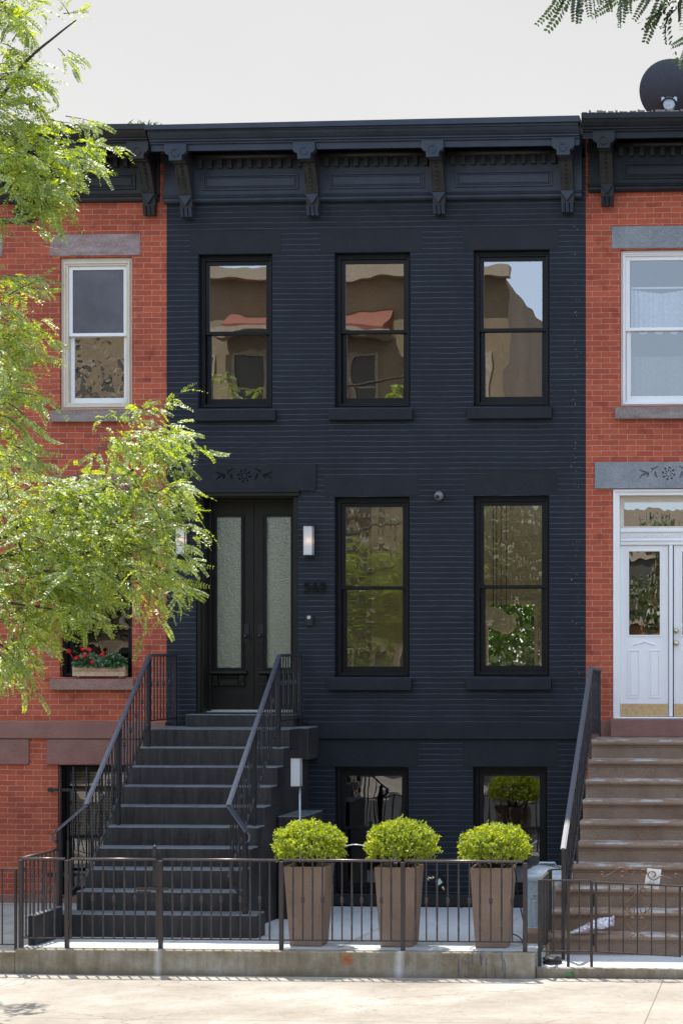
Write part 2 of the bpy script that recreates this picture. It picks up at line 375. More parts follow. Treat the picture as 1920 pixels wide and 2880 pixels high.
def curbwall():
    m,nt,b=newmat('stained_curb_concrete'); p=pos(nt)
    g=N(nt,'ShaderNodeNewGeometry'); sx=N(nt,'ShaderNodeSeparateXYZ'); L(nt,g.outputs['Position'],sx.inputs[0])
    X=sx.outputs[0]; Z=sx.outputs[2]
    n=noise(nt,p,2.2,7,.7); n3=noise(nt,pos(nt,(6,6,.8)),1.5,5,.65); n2=noise(nt,p,110,2)
    col=ramp(nt,n,[(.28,(.15,.115,.075)),(.5,(.27,.235,.17)),(.7,(.38,.37,.33))])
    col=mix(nt,.7,col,ramp(nt,n3,[(.3,(.55,.5,.42)),(.6,(1.1,)*3)]),'MULTIPLY')
    col=mix(nt,.5,col,ramp(nt,n2,[(.3,(.6,)*3),(.7,(1.2,)*3)]),'MULTIPLY')
    def band(xc,w,soft=.4):
        d=math_(nt,'ABSOLUTE',math_(nt,'SUBTRACT',math_(nt,'ADD',X,math_(nt,'MULTIPLY',math_(nt,'SUBTRACT',n,.5),.05)),xc))
        return math_(nt,'SUBTRACT',1.0,math_(nt,'DIVIDE',d,w),clamp=True)
    for q_,w_ in ((361,.05),(917,.06)):
        f=math_(nt,'MULTIPLY',band(wx(q_,-4.6),w_),ramp(nt,n,[(.3,(.4,)*3),(.6,(1,)*3)]))
        col=mix(nt,f,col,(.55,.56,.55))
    xr=wx(795,-4.6)
    dx=math_(nt,'DIVIDE',math_(nt,'SUBTRACT',X,xr),.085); dz=math_(nt,'DIVIDE',math_(nt,'SUBTRACT',Z,-.07),.07)
    dd=math_(nt,'SQRT',math_(nt,'ADD',math_(nt,'MULTIPLY',dx,dx),math_(nt,'MULTIPLY',dz,dz)))
    dd=math_(nt,'ADD',dd,math_(nt,'MULTIPLY',math_(nt,'SUBTRACT',noise(nt,p,14,4),.5),1.6))
    col=mix(nt,math_(nt,'SUBTRACT',1.15,dd,clamp=True),col,(.33,.09,.015))
    # navy paint drips
    xa,xb=wx(1050,-4.6),wx(1160,-4.6)
    inb=math_(nt,'MULTIPLY',math_(nt,'GREATER_THAN',X,xa),math_(nt,'LESS_THAN',X,xb))
    dr=ramp(nt,noise(nt,pos(nt,(9,1,1.0)),2.6,5,.75),[(.53,(0,)*3),(.58,(1,)*3)])
    col=mix(nt,math_(nt,'MULTIPLY',math_(nt,'MULTIPLY',inb,dr),.85),col,(.05,.07,.12))
    # dark dirt at the foot
    ft=math_(nt,'SUBTRACT',1.0,math_(nt,'DIVIDE',math_(nt,'ADD',Z,.25),.07),clamp=True)
    col=mix(nt,math_(nt,'MULTIPLY',ft,math_(nt,'MULTIPLY',n3,.9)),col,(.06,.055,.04))
    L(nt,col,b.inputs['Base Color']); b.inputs['Roughness'].default_value=.9; bump(nt,b,math_(nt,'ADD',n,n2),.5,.01); return m
M['curb']=curbwall()
M['asphalt']=stone('asphalt',(.04,.04,.042),(.065,.064,.062),2,.9,.4,120)
M['tan']=stone('tan_building_brick',(.33,.255,.165),(.47,.375,.26),.35,.9,.2,20)
M['tan2']=stone('limestone_trim',(.50,.43,.33),(.58,.5,.39),.8,.9,.2,20)
M['awning']=plain('red_tile_roof',(.26,.10,.072),.8)
M['darkglass']=plain('dark_far_glass',(.13,.125,.11),.3)
# ------------------------------------------------------------------ ground
SW=-.25
ZB=-.12      # yard level at the house
XL=wx(383,0); XR=wx(1344,0)
AF=-4.6      # front edge of the yard slab
mb=MB(); mb.quad((-400,-400,SW-.02),(400,-400,SW-.02),(400,400,SW-.02),(-400,400,SW-.02)); struct('ground',mb,M['asphalt'])
mb=MB(); mb.box(-60,60,-9.6,AF+.05,SW-.14,SW); struct('sidewalk',mb,M['sidewalk'])
mb=MB(); mb.box(-60,60,-9.75,-9.6,SW-.14,SW+.005); struct('street_kerb',mb,M['old_slab'])
mb=MB(); mb.quad((-80,-21,SW-.015),(80,-21,SW-.015),(80,-9.75,SW-.015),(-80,-9.75,SW-.015)); struct('road',mb,M['asphalt'])
mb=MB(); mb.box(-80,80,-27,-21,SW-.14,SW); struct('far_sidewalk',mb,M['sidewalk'])
XLs,XRs=XL-.12,XR-.02
mb=MB()
mb.add([(XLs,AF+.16,SW-.02),(XRs,AF+.16,SW-.02),(XRs,.2,SW-.02),(XLs,.2,SW-.02),(XLs,AF+.16,0),(XRs,AF+.16,0),(XRs,.2,ZB),(XLs,.2,ZB)],
   [(4,5,6,7),(0,1,5,4),(1,2,6,5),(3,0,4,7)])
struct('yard_slab',mb,M['slab'])
mb=MB(); mb.box(XLs,XRs,AF,AF+.16,SW-.02,.003); c_=struct('front_kerb',mb,M['curb'],bevel=.012)
# slab seams
mb=MB()
for xs in (-6.6,-4.75,-3.4):
    mb.quad((xs,AF+.3,.004),(xs+.012,AF+.3,.004),(xs+.1,-.02,ZB+.004+.001),(xs+.088,-.02,ZB+.005))
struct('slab_seams',mb,M['old_slab'])
# neighbours' yards
mb=MB(); mb.box(XL-8,XLs-.004,AF+.14,.2,SW-.02,-.10); struct('left_yard',mb,M['old_slab'])
mb=MB(); mb.box(XL-8,XLs-.004,AF+.02,AF+.14,SW-.02,-.03); struct('left_kerb',mb,M['curb'],bevel=.012)
AR=-4.45
mb=MB(); mb.box(XRs+.004,XR+9,AR+.004,.2,SW-.02,-.155); struct('right_yard',mb,M['slab'])
mb=MB(); mb.box(XRs+.004,XR+9,AR-.08,AR+.002,SW-.02,-.15); struct('right_kerb',mb,M['curb'],bevel=.01)
# ------------------------------------------------------------------ house pieces
def wall(x0,x1,z0,z1,holes,yf,yb,rev=None):
    mb=MB(); rev=rev or {}
    xs=sorted({x0,x1}|{h[0] for h in holes}|{h[1] for h in holes}); zs=sorted({z0,z1}|{h[2] for h in holes}|{h[3] for h in holes})
    for i in range(len(xs)-1):
        for j in range(len(zs)-1):
            a,b,c,d=xs[i],xs[i+1],zs[j],zs[j+1]; cx,cz=(a+b)/2,(c+d)/2
            if any(h[0]<cx<h[1] and h[2]<cz<h[3] for h in holes): continue
            mb.quad((a,yf,c),(b,yf,c),(b,yf,d),(a,yf,d)); mb.quad((b,yb,c),(a,yb,c),(a,yb,d),(b,yb,d))
    for h in holes:
        a,b,c,d=h[:4]
        mb.quad((a,yf,c),(a,yf,d),(a,yb,d),(a,yb,c)); mb.quad((b,yf,d),(b,yf,c),(b,yb,c),(b,yb,d))
        mb.quad((a,yf,d),(b,yf,d),(b,yb,d),(a,yb,d)); mb.quad((b,yf,c),(a,yf,c),(a,yb,c),(b,yb,c))
    mb.quad((x0,yf,z0),(x0,yf,z1),(x0,yb,z1),(x0,yb,z0)); mb.quad((x1,yf,z1),(x1,yf,z0),(x1,yb,z0),(x1,yb,z1))
    mb.quad((x0,yf,z1),(x1,yf,z1),(x1,yb,z1),(x0,yb,z1))
    return mb
def hole(q0,q1,t,b):
    c=(q0+q1)/2; return (wx(q0),wx(q1),wz(c,b),wz(c,t))
def ring(mb,x0,x1,z0,z1,w,y0,y1,wt=None,wb=None):
    wt=wt or w; wb=wb or w
    mb.box(x0,x0+w,y0,y1,z0,z1); mb.box(x1-w,x1,y0,y1,z0,z1); mb.box(x0+w,x1-w,y0,y1,z1-wt,z1); mb.box(x0+w,x1-w,y0,y1,z0,z0+wb); return mb
def window(parent, h, mf, mg, y=.09, fw=.055, sw=.05, meet=.5, mg2=None, ms=None, depth=.03):
    x0,x1,z0,z1=h; ms=ms or mf; e=.002
    mb=MB(); ring(mb,x0+e,x1-e,z0+e,z1-e,fw,y,y+.16,wt=fw+.01)
    ring(mb,x0+fw*.45,x1-fw*.45,z0+.002+fw*.3,z1-fw*.6,fw*.25,y-.018,y-.0005)
    w=part('window',mb,mf,parent,bevel=.004)
    xa,xb=x0+fw+.003,x1-fw-.003; za,zb=z0+fw+.003,z1-fw-.013; zm=za+(zb-za)*meet
    mb=MB(); ring(mb,xa,xb,zm-.02,zb,sw,y+.03,y+.065,wb=.04); part('upper_sash',mb,ms,w,bevel=.003)
    mb=MB(); ring(mb,xa+.004,xb-.004,za,zm+.02,sw+.006,y+.075,y+.11,wt=.045,wb=sw*1.5); part('lower_sash',mb,ms,w,bevel=.003)
    for (c,d,yy,g,s2) in ((zm-.02+.038,zb-sw+.002,y+.048,mg,sw-.002),(za+sw*1.5-.002,zm-.023,y+.092,mg2 or mg,sw+.006)):
        mb=MB(); mb.quad((xa+s2,yy,c),(xb-s2,yy,c),(xb-s2,yy,d),(xa+s2,yy,d)); part('window_pane',mb,g,w)
    return w
def stonebox(parent,name,q0,q1,t,b,mat,proud=.012,y1=.05,x0=None,x1=None,bev=.006):
    c=(q0+q1)/2; mb=MB(); mb.box(wx(q0) if x0 is None else x0, wx(q1) if x1 is None else x1,-proud,y1,wz(c,b,-proud),wz(c,t,-proud)); return part(name,mb,mat,parent,bevel=bev)
def shell(parent, x0,x1,ztop, floors, rear_hole=None, mat=None):
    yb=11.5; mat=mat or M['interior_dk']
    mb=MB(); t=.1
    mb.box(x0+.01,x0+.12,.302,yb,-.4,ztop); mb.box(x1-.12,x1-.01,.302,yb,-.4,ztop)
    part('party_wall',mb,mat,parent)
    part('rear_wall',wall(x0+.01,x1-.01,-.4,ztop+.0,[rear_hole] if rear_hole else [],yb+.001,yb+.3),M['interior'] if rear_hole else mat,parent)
    mb=MB(); mb.box(x0+.01,x1-.01,.0,9.3 if rear_hole else yb+.3,ztop+.001,ztop+.12); part('roof',mb,M['roof'],parent)  # rear end left open: invented skylight so sun lights the parlour
    mb=MB()
    for z in floors: mb.box(x0+.121,x1-.121,.303,9.3 if (rear_hole and z>5) else yb,z-.25,z)  # upper floor stops short too, to let the added skylight through
    if rear_hole:
        pw=MB(); pw.box(x0+.121,x1-.121,9.15,9.29,5.901,ztop); part('light_blocking_partition',pw,M['interior_dk'],parent)  # unseen wall added to keep skylight sun out of the upper rooms
    part('interior_floor',mb,M['interior'] if rear_hole else mat,parent)
def cornice(parent, x0, x1, bx, zt, mat, mat2, over=.66, panels=True, endl=0, seed=0):
    r=random.Random(seed); Z=zt
    A=lambda a:-a
    crown=[(A(.02),Z),(A(over),Z),(A(over),Z-.065),(A(over-.02),Z-.07),(A(over-.035),Z-.10),(A(over-.075),Z-.135),(A(over-.10),Z-.15),(A(over-.10),Z-.165),(A(over-.13),Z-.17),(A(over-.13),Z-.19),(A(over-.16),Z-.192),(A(over-.16),Z-.27),(A(over-.19),Z-.27),(A(over-.19),Z-.15),(A(.02),Z-.15)]
    mb=MB()
    nseg=6
    for i in range(nseg):   # slight waviness of old boards
        xa=x0+(x1-x0)*i/nseg; xb=x0+(x1-x0)*(i+1)/nseg
        mb.prism(crown,xa,xb)
    c=part('cornice',mb,mat,parent)
    mb=MB(); mb.box(x0+.02,x1-.02,-.05,.02,Z-.76,Z-.152)
    part('frieze',mb,mat,c)
    mb=MB(); mb.prism([(A(.02),Z-.72),(A(.10),Z-.72),(A(.115),Z-.735),(A(.10),Z-.75),(A(.08),Z-.755),(A(.08),Z-.78),(A(.06),Z-.80),(A(.02),Z-.81)],x0+.02,x1-.02)
    part('lower_moulding',mb,mat,c)
    for i,(xc) in enumerate(bx):
        w=.077
        prof=[(A(.02),Z-.88),(A(.12),Z-.88),(A(.13),Z-.74),(A(.145),Z-.735),(A(.155),Z-.71),(A(.20),Z-.62),(A(.25),Z-.52),(A(.31),Z-.43),(A(.34),Z-.40),(A(.40),Z-.395),(A(.43),Z-.37),(A(.42),Z-.34),(A(.46),Z-.33),(A(.50),Z-.19),(A(.02),Z-.19)]
        mb=MB(); mb.prism(prof,xc-w,xc+w)
        # ridge lines at both edges and beads down the middle
        for s in (-1,1):
            mb.prism([(y-.012,z-.004) for y,z in prof[5:9]]+[(y+.01,z) for y,z in prof[5:9]][::-1],xc+s*(w-.008)-.008,xc+s*(w-.008)+.008)
        for k in range(6):
            t=k/5; y=-(.165+t*.15); z=Z-.68+t*.25
            mb.ball((xc,y-.008,z),.021,10)
        b=part('bracket',mb,mat2,c,bevel=.004)
        hw=.135; y0=-(over-.155)-.012
        pr=[(xc-hw,Z-.20),(xc-hw,Z-.29),(xc-hw+.02,Z-.32),(xc-.08,Z-.335),(xc-.078,Z-.40),(xc+.078,Z-.40),(xc+.08,Z-.335),(xc+hw-.02,Z-.32),(xc+hw,Z-.29),(xc+hw,Z-.20)]
        mb=MB(); mb.plate(pr,y0-.05,y0+.04)
        mb.tube([(xc+.045*math.cos(g),y0-.052,Z-.31+.045*math.sin(g)) for g in [math.radians(-60+300*j/16+120) for j in range(17)]],.008,6)
        part('bracket_head',mb,mat,c,bevel=.003)
        mb=MB(); mb.plate([(xc-.085,Z-.735),(xc,Z-.855),(xc+.085,Z-.735)],-.165,-.119)
        for s in (-1,0,1): mb.prism([(-.15,Z-.882),(-.155,Z-.882),(-.12,Z-.99),(-.03,Z-.99),(-.03,Z-.882)] ,xc+s*.052-.02,xc+s*.052+.02)
        part('bracket_foot',mb,mat,c)
    for i in range(len(bx)-1):
        xa,xb=bx[i]+.12,bx[i+1]-.12
        mb=MB(); mb.tube([(xa-.02,-.14,Z-.252),(xb+.02,-.14,Z-.252)],.032,10); mb.box(xa,xb,-.125,-.05,Z-.285,Z-.215)
        n=11
        for k in range(n):
            x=xa+.05+(xb-xa-.1)*k/(n-1); mb.box(x-.026,x+.026,-.115,-.0505,Z-.385,Z-.286)
        part('dentil_row',mb,mat2,c)
        if panels:
            mb=MB(); xa+=.07; xb-=.07; za,zb=Z-.655,Z-.46
            ring(mb,xa,xb,za,zb,.022,-.068,-.0505); ring(mb,xa+.03,xb-.03,za+.03,zb-.03,.012,-.06,-.0505)
            mb.box(xa+.05,xb-.05,-.062,-.0505,za+.05,zb-.05)
            part('frieze_panel',mb,mat,c,bevel=.003)
    return c
def carve(obj, cx, cz, y, sc=1.0):
    """incise the rosette and leaf sprays with a boolean"""
    cut=MB()
    def leaf(p,q,w,bend):
        p=Vector(p); q=Vector(q); d=q-p; nn=Vector((-d.y,d.x)).normalized()
        a=[];b=[]
        for i in range(7):
            t=i/6; c=p+d*t+nn*(bend*math.sin(math.pi*t)); ww=w*math.sin(math.pi*min(1,t*.93+.06))
            a.append(c+nn*ww); b.append(c-nn*ww)
        pr=[(cx+v.x*sc,cz+v.y*sc) for v in a+b[::-1]]
        if sum((pr[i][0]*pr[(i+1)%14][1]-pr[(i+1)%14][0]*pr[i][1]) for i in range(14))<0: pr=pr[::-1]
        cut.plate(pr,y-.02,y+.021)
    objs=[]
    for s in (-1,1):
        for (p,q,w,bd) in (((.125,.09),(.22,.015),.009,.012),((.17,.045),(.22,.06),.011,.01),((.235,.02),(.36,.055),.012,-.015),((.235,.005),(.365,-.065),.012,.02),((.24,.0),(.255,-.045),.010,.008),((.165,.03),(.13,-.055),.018,.012)):
            nn=MB(); cut=nn
            leaf((s*p[0],p[1]),(s*q[0],q[1]),w,s*bd)
            objs.append(nn)
    for k in range(8):
        g=k*math.pi/4+math.pi/8; nn=MB(); cut=nn
        leaf((.062*math.cos(g),.062*math.sin(g)),(.083*math.cos(g+.35),.083*math.sin(g+.35)),.014,.0); objs.append(nn)
        nn=MB(); cut=nn
        g=k*math.pi/4
        leaf((.022*math.cos(g),.022*math.sin(g)),(.058*math.cos(g),.058*math.sin(g)),.0055,.0); objs.append(nn)
    allm=MB()
    for m_ in objs: allm.add(m_.v,m_.f)
    c=part('cutter',allm,M['navy_stone'],obj.parent)
    bm_=obj.modifiers.new('b','BOOLEAN'); bm_.object=c; bm_.operation='DIFFERENCE'; bm_.solver='EXACT'; bm_.use_self=True
    dg=bpy.context.evaluated_depsgraph_get(); me=bpy.data.meshes.new_from_object(obj.evaluated_get(dg))
    obj.modifiers.clear(); obj.data=me; bpy.data.objects.remove(c)
# ------------------------------------------------------------------ the navy house
W0=(XL+XR)/2
house=thing('row_house','two storey row house with dark navy painted brick front, black double door and bracketed cornice','house',(W0,0,ZB),'row houses along the street')
h_up=[hole(455,625,583,937),hole(768,942,579,935),hole(1087,1262,573,932)]
h_pa=[hole(768,940,1141,1556),hole(1087,1261,1138,1554)]
h_ba=[hole(768,938,1762,2056),hole(1086,1256,1762,2056)]
h_door=hole(450,684,1129,1640)
ZT=wz(860,280,-.66)
ztopwall=ZT-.01
part('front_wall',wall(XL,XR,-.4,ztopwall,h_up+h_pa+h_ba+[h_door],0,.3),M['navy_brick'],house)
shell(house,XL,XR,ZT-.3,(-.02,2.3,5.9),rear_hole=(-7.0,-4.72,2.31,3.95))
for h in h_up: window(house,h,M['black_wood'],M['glass_up'],meet=.5)
for h in h_pa: window(house,h,M['black_wood'],M['glass_parlor'],meet=.5)
for h in h_ba: window(house,h,M['black_wood'],M['glass_low'],meet=.52)
for q in ((450,635,941,966),(757,949,938,964),(1075,1268,935,961),(755,947,1559,1586),(1072,1266,1558,1585)): stonebox(house,'window_sill',*q,M['navy_stone'],proud=.075,y1=.09,bev=.008)
for q in ((435,645,531,582),(735,968,527,578),(1063,1282,521,572),(747,960,1090,1140),(1067,1281,1087,1137),(722,960,1700,1761),(1062,1280,1700,1761)): stonebox(house,'lintel',*q,M['navy_stone'],proud=.004,bev=.002)
stonebox(house,'string_course',708,1344,1660,1698,M['navy_stone'],proud=.045,x1=XR)
stonebox(house,'base_course',735,1344,2056,2082,M['old_black'],proud=.03,x1=XR)
lin=stonebox(house,'door_lintel',384,726,1067,1127,M['navy_stone'],proud=.022,bev=0)
p_=at(562,1093,0); carve(lin,p_.x,p_.z,-.022,1.0)
bxs=[wx(403,-.55),wx(698,-.55),wx(993,-.55),wx(1293,-.55)]
cornice(house,XL-.04,XR-.02,bxs,ZT,M['navy_wood'],M['bracket'])
# lifted metal gutter strip on top
mb=MB(); mb.add([(XL-.06,-.70,ZT+.0015),(XR+.0,-.70,ZT+.035),(XR+.0,-.70,ZT-.035),(XL-.06,-.70,ZT-.055),(XL-.06,.0,ZT+.0015),(XR,.0,ZT+.035),(XL-.06,-.663,ZT-.055),(XR,-.663,ZT-.035)],[(3,2,1,0),(0,1,5,4),(6,7,2,3),(0,4,6,3),(1,2,7,5)])
part('gutter_strip',mb,M['navy_wood'],house)
# door
YD=.34
x0,x1,z0,z1=h_door
mb=MB(); ring(mb,x0+.002,x1-.002,z0+.002,z1-.002,.05,.02,.06,wb=.012); ring(mb,x0+.04,x1-.04,z0+.004,z1-.04,.035,.06,.30,wb=.01); ring(mb,x0+.002,x1-.002,z0+.003,z1-.004,.10,.301,.40,wb=.011)
mb.box(x0-.03,x1+.03,-.05,.0-.013,z1-.015,z1+.018); mb.box(x0-.02,x1+.02,-.035,.03,z1-.06,z1-.016)
door=part('entrance_door',mb,M['door_black'],house,bevel=.005)
xm=wx(583,YD)
glq=[(498,554),(612,668)]
gz0,gz1=wz(560,1534,YD),wz(560,1187,YD)
for i,(la,lb) in enumerate(((x0+.103,xm-.003),(xm+.003,x1-.103))):
    ga,gb=wx(glq[i][0],YD),wx(glq[i][1],YD)
    mb=MB(); m2=wall(la,lb,z0+.03,z1-.105,[(ga,gb,gz0,gz1)],YD,YD+.045)
    leafo=part('door_leaf',m2,M['door_black'],door)
    mb=MB(); ring(mb,ga-.03,gb+.03,gz0-.03,gz1+.03,.03,YD-.014,YD-.0005)
    # rope beading
    for zz in np.arange(gz0,gz1,.022):
        for xx in (ga-.037,gb+.037): mb.ball((xx,YD-.004,zz),.010,6)
    part('glass_moulding',mb,M['black_wood'],door)
    mb=MB(); mb.quad((ga-.001,YD+.02,gz0-.001),(gb+.001,YD+.02,gz0-.001),(gb+.001,YD+.02,gz1+.001),(ga-.001,YD+.02,gz1+.001)); part('door_glass',mb,M['doorglass'],door)
    cx=(ga+gb)/2; zs=gz0-.035
    mb=MB(); mb.prism([(YD,zs),(YD-.05,zs),(YD-.07,zs-.02),(YD-.07,zs-.04),(YD-.03,zs-.055),(YD,zs-.06)],cx-.235,cx+.235)
    for k in range(7): mb.box(cx-.11+k*.036-.011,cx-.11+k*.036+.011,YD-.03,YD-.0005,zs-.095,zs-.061)
    for s in (-1,1):
        mb.box(cx+s*.17-.03,cx+s*.17+.03,YD-.045,YD-.0005,zs-.17,zs-.061); mb.box(cx+s*.17-.04,cx+s*.17+.04,YD-.05,YD-.0005,zs-.19,zs-.171)
        mb.plate([(cx+s*.17-.02,zs-.11),(cx+s*.17,zs-.14),(cx+s*.17+.02,zs-.11),(cx+s*.17,zs-.08)],YD-.058,YD-.046)
    mb.box(cx-.12,cx+.12,YD-.03,YD-.0005,zs-.20,zs-.13); mb.box(cx-.10,cx+.10,YD-.042,YD-.031,zs-.185,zs-.145)
    part('door_shelf',mb,M['door_black'],door,bevel=.004)
    hx=xm+(-.115 if i==0 else .115)*.78; hz0,hz1=wz(570,1464,YD),wz(570,1437,YD); zc=(hz0+hz1)/2
    mb=MB(); mb.box(hx-.03,hx+.03,YD-.012,YD-.0005,zc-.13,zc+.09); mb.tube([(hx,YD-.012,zc-.06),(hx,YD-.06,zc-.06)],.014,8); mb.ball((hx,YD-.075,zc-.06),.03,12)
    part('door_knob',mb,M['iron'],door)
mb=MB(); mb.box(x0+.02,x1-.02,.20,.36,z0+.005,z0+.028); part('threshold',mb,M['steel'],door)
# ------------------------------------------------------------------ stoop of the navy house
SX0,SX1=-7.86,-6.09
ZL=2.11; RISE=(ZL-.225)/9; TR=.28; LF=-.98
stoop=thing('stoop','charcoal painted stone stoop of ten steps leading to the black double door','stoop',((SX0+SX1)/2,-3.4,ZB),'stoops')
def step(parent,x0,x1,yf,yb,zt,zb,mat,bev=.012):
    mb=MB(); mb.box(x0,x1,yf,yb,zb,zt); return part('step',mb,mat,parent,bevel=bev)
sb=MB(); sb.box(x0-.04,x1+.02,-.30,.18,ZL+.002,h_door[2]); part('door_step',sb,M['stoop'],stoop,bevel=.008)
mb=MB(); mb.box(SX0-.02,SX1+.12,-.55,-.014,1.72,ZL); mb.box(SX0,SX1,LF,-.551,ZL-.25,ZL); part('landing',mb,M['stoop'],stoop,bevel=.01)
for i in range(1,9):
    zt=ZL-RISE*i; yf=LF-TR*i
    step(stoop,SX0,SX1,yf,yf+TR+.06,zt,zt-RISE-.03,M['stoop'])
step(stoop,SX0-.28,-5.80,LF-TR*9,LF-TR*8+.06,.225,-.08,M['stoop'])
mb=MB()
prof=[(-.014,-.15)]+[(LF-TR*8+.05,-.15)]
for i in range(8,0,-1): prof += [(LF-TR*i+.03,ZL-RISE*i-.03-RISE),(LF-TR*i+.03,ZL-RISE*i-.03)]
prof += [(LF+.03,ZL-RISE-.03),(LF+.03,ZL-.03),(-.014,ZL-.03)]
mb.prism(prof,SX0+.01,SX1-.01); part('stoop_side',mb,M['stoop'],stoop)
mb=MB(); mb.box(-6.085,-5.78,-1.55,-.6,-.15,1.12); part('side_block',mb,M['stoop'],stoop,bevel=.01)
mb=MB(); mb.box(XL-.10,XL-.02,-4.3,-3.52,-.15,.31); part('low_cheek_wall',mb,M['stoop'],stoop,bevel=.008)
# ------------------------------------------------------------------ iron work helpers
def knuckle(mb,x,y,z,r=.021):
    mb.lathe((x,y,z),[(.009,-.035),(r*.75,-.028),(r*.75,-.02),(r,-.012),(r*.7,-.002),(r*.7,.002),(r,.012),(r*.75,.02),(r*.75,.028),(.009,.035)],10)
def bal_mesh(kind,h,w=.0125,s=.6):
    mb=MB()
    if kind=='twist':
        hw=w/2*1.15; n=44; vs=[]
        for i in range(n+1):
            z=h*i/n; t=i/n
            g=0
            if t>.12: g=min(t,.36)-.12
            if t>.62: g+=min(t,.88)-.62
            g*=2*math.pi*12
            for k in range(4): vs.append((hw*1.414*math.cos(g+math.pi/4+k*math.pi/2),hw*1.414*math.sin(g+math.pi/4+k*math.pi/2),z))
        mb.add(vs,[(i*4+k,i*4+(k+1)%4,i*4+4+(k+1)%4,i*4+4+k) for i in range(n) for k in range(4)])
    else:
        mb.box(-w/2,w/2,-w/2,w/2,0,h)
        if kind=='knuckle': knuckle(mb,0,0,h*s-.15*h)
    return mb
def raw(name,mb,mat):
    me=bpy.data.meshes.new(name); me.from_pydata(mb.v,[],mb.f); me.polygons.foreach_set('use_smooth',mb.sm); me.materials.append(mat); return me
def baluster(parent,me,p,name='baluster'):
    o=bpy.data.objects.new(name,me); C.objects.link(o); o.parent=parent; o.location=Vector(p)-OFF[parent]; OFF[o]=OFF[parent]; return o
# stair railings
RH=.78
me_t=raw('baluster',bal_mesh('twist',RH-.02),M['iron']); me_k=raw('baluster',bal_mesh('knuckle',RH-.02,s=.72),M['iron']); me_p=raw('baluster',bal_mesh('plain',RH-.02),M['iron'])
def stair_rail(label, xr, side, pts_a, flare, loc, mats=(None,None)):
    """pts_a: (y,z) of the handrail, straight plane x=xr; flare: (dx,dy,dz)"""
    mi,mh=mats
    t=thing('stair_railing',label,'railing',loc,'stoop railings')
    pts=[Vector((xr,y,z)) for y,z in pts_a]
    if flare: pts.append(pts[-1]+Vector(flare))
    mb=MB()
    for i in range(len(pts)-1):
        p,q=pts[i],pts[i+1]; mb.bar(p,q,.055,.014)
        d=(q-p).normalized(); up=d.cross(Vector((1,0,0)) if abs(d.x)<.7 else Vector((0,1,0))).normalized()
        if up.z<0: up=-up
        mb.bar(p+up*.009,q+up*.009,.03,.010); mb.bar(p-up*.012,q-up*.012,.022,.012)
    if flare:
        e=pts[-1]; mb.tube([e,e+Vector((flare[0]*.12,-.03,-.03)),e+Vector((flare[0]*.1,-.02,-.09)),e+Vector((flare[0]*-.05,0,-.12))],.014,8)
    part('handrail',mb,mh,t)
    mb=MB()
    for i in range(len(pts)-1): mb.bar(pts[i]-Vector((0,0,RH)),pts[i+1]-Vector((0,0,RH)),.030,.012)
    part('bottom_rail',mb,mi,t)
    return t,pts
def zat(pts,y):
    for i in range(len(pts)-1):
        a,b=pts[i],pts[i+1]
        if b.y<=y<=a.y: return a.z+(b.z-a.z)*(y-a.y)/(b.y-a.y)
for lab,xr,s in (('dark iron stair railing on the charcoal stoop, on the side of the red brick house',-7.74,-1),('dark iron stair railing on the right side of the charcoal stoop, by the lantern post',-6.18,1)):
    t,pts=stair_rail(lab,xr,s,[(-.06,2.99),(-1.10,2.985),(-3.25,1.37)],(s*.26,-.2,-.27),(xr,-2,ZB),(M['iron'],M['iron_blue']))
    for (y,zb) in ((-.10,ZL),(-1.13,ZL-RISE),(-2.2,ZL-RISE*5)):
        mb=MB(); z=zat(pts,y); mb.box(xr-.02,xr+.02,y-.02,y+.02,zb,z-.008); part('post',mb,M['iron'],t)
    e=pts[-1]; mb=MB(); mb.box(e.x-.025-s*.03,e.x+.025-s*.03,e.y-.025+.03,e.y+.025+.03,.225,e.z+.01); part('post',mb,M['iron'],t)
    k=0; y=-.2
    while y>-3.2:
        if min(abs(y-c) for c in (-1.13,-2.2))>.04:
            z=zat(pts,y); baluster(t,(me_t,me_k)[k%2],(xr,y,z-RH+.008)); k+=1
        y-=.105 if y<-1.1 else .12
    for u in (.25,.6):
        p=pts[-2].lerp(pts[-1],u); baluster(t,me_k if u<.5 else me_t,(p.x,p.y,p.z-RH+.01))
# ------------------------------------------------------------------ front fence
YF=-4.48
ft=.905; fb=.10
fme_t=raw('baluster',bal_mesh('twist',ft-fb,.013),M['fence_iron']); fme_k=raw('baluster',bal_mesh('knuckle',ft-fb,.013,s=.66),M['fence_iron'])
def fence_run(t,p,q,n,first=0,rails=True,mt=None,mk=None,mat=None,ztop=ft,zbot=fb,frame=False):
    p=Vector(p);q=Vector(q)
    if rails:
        mb=MB(); mb.bar((p.x,p.y,ztop),(q.x,q.y,ztop),.036,.010); mb.tube([(p.x,p.y,ztop+.006),(q.x,q.y,ztop+.006)],.014,10); part('top_rail',mb,M['rail_top'],t)
        mb=MB(); mb.bar((p.x,p.y,zbot),(q.x,q.y,zbot),.028,.012); part('bottom_rail',mb,mat,t)
    for k in range(n):
        c=p.lerp(q,(k+1)/(n+1)); baluster(t,(mt,mk)[(k+first)%2],(c.x,c.y,zbot))
def post(t,x,y,z0,z1,mat,w=.042,name='post'):
    mb=MB(); mb.box(x-w/2,x+w/2,y-w/2,y+w/2,z0,z1); return part(name,mb,mat,t,bevel=.003)
px=[wx(q,YF) for q in (48.5,154,369,646,925,1205.5)]
fi=M['fence_iron']
f1=thing('iron_fence','brown painted iron fence with knuckled and twisted bars in front of the three planters','fence',(px[3],YF,0),'low iron front fences')
for i in (2,3,4,5): post(f1,px[i],YF,-.0,ft-.007,fi)
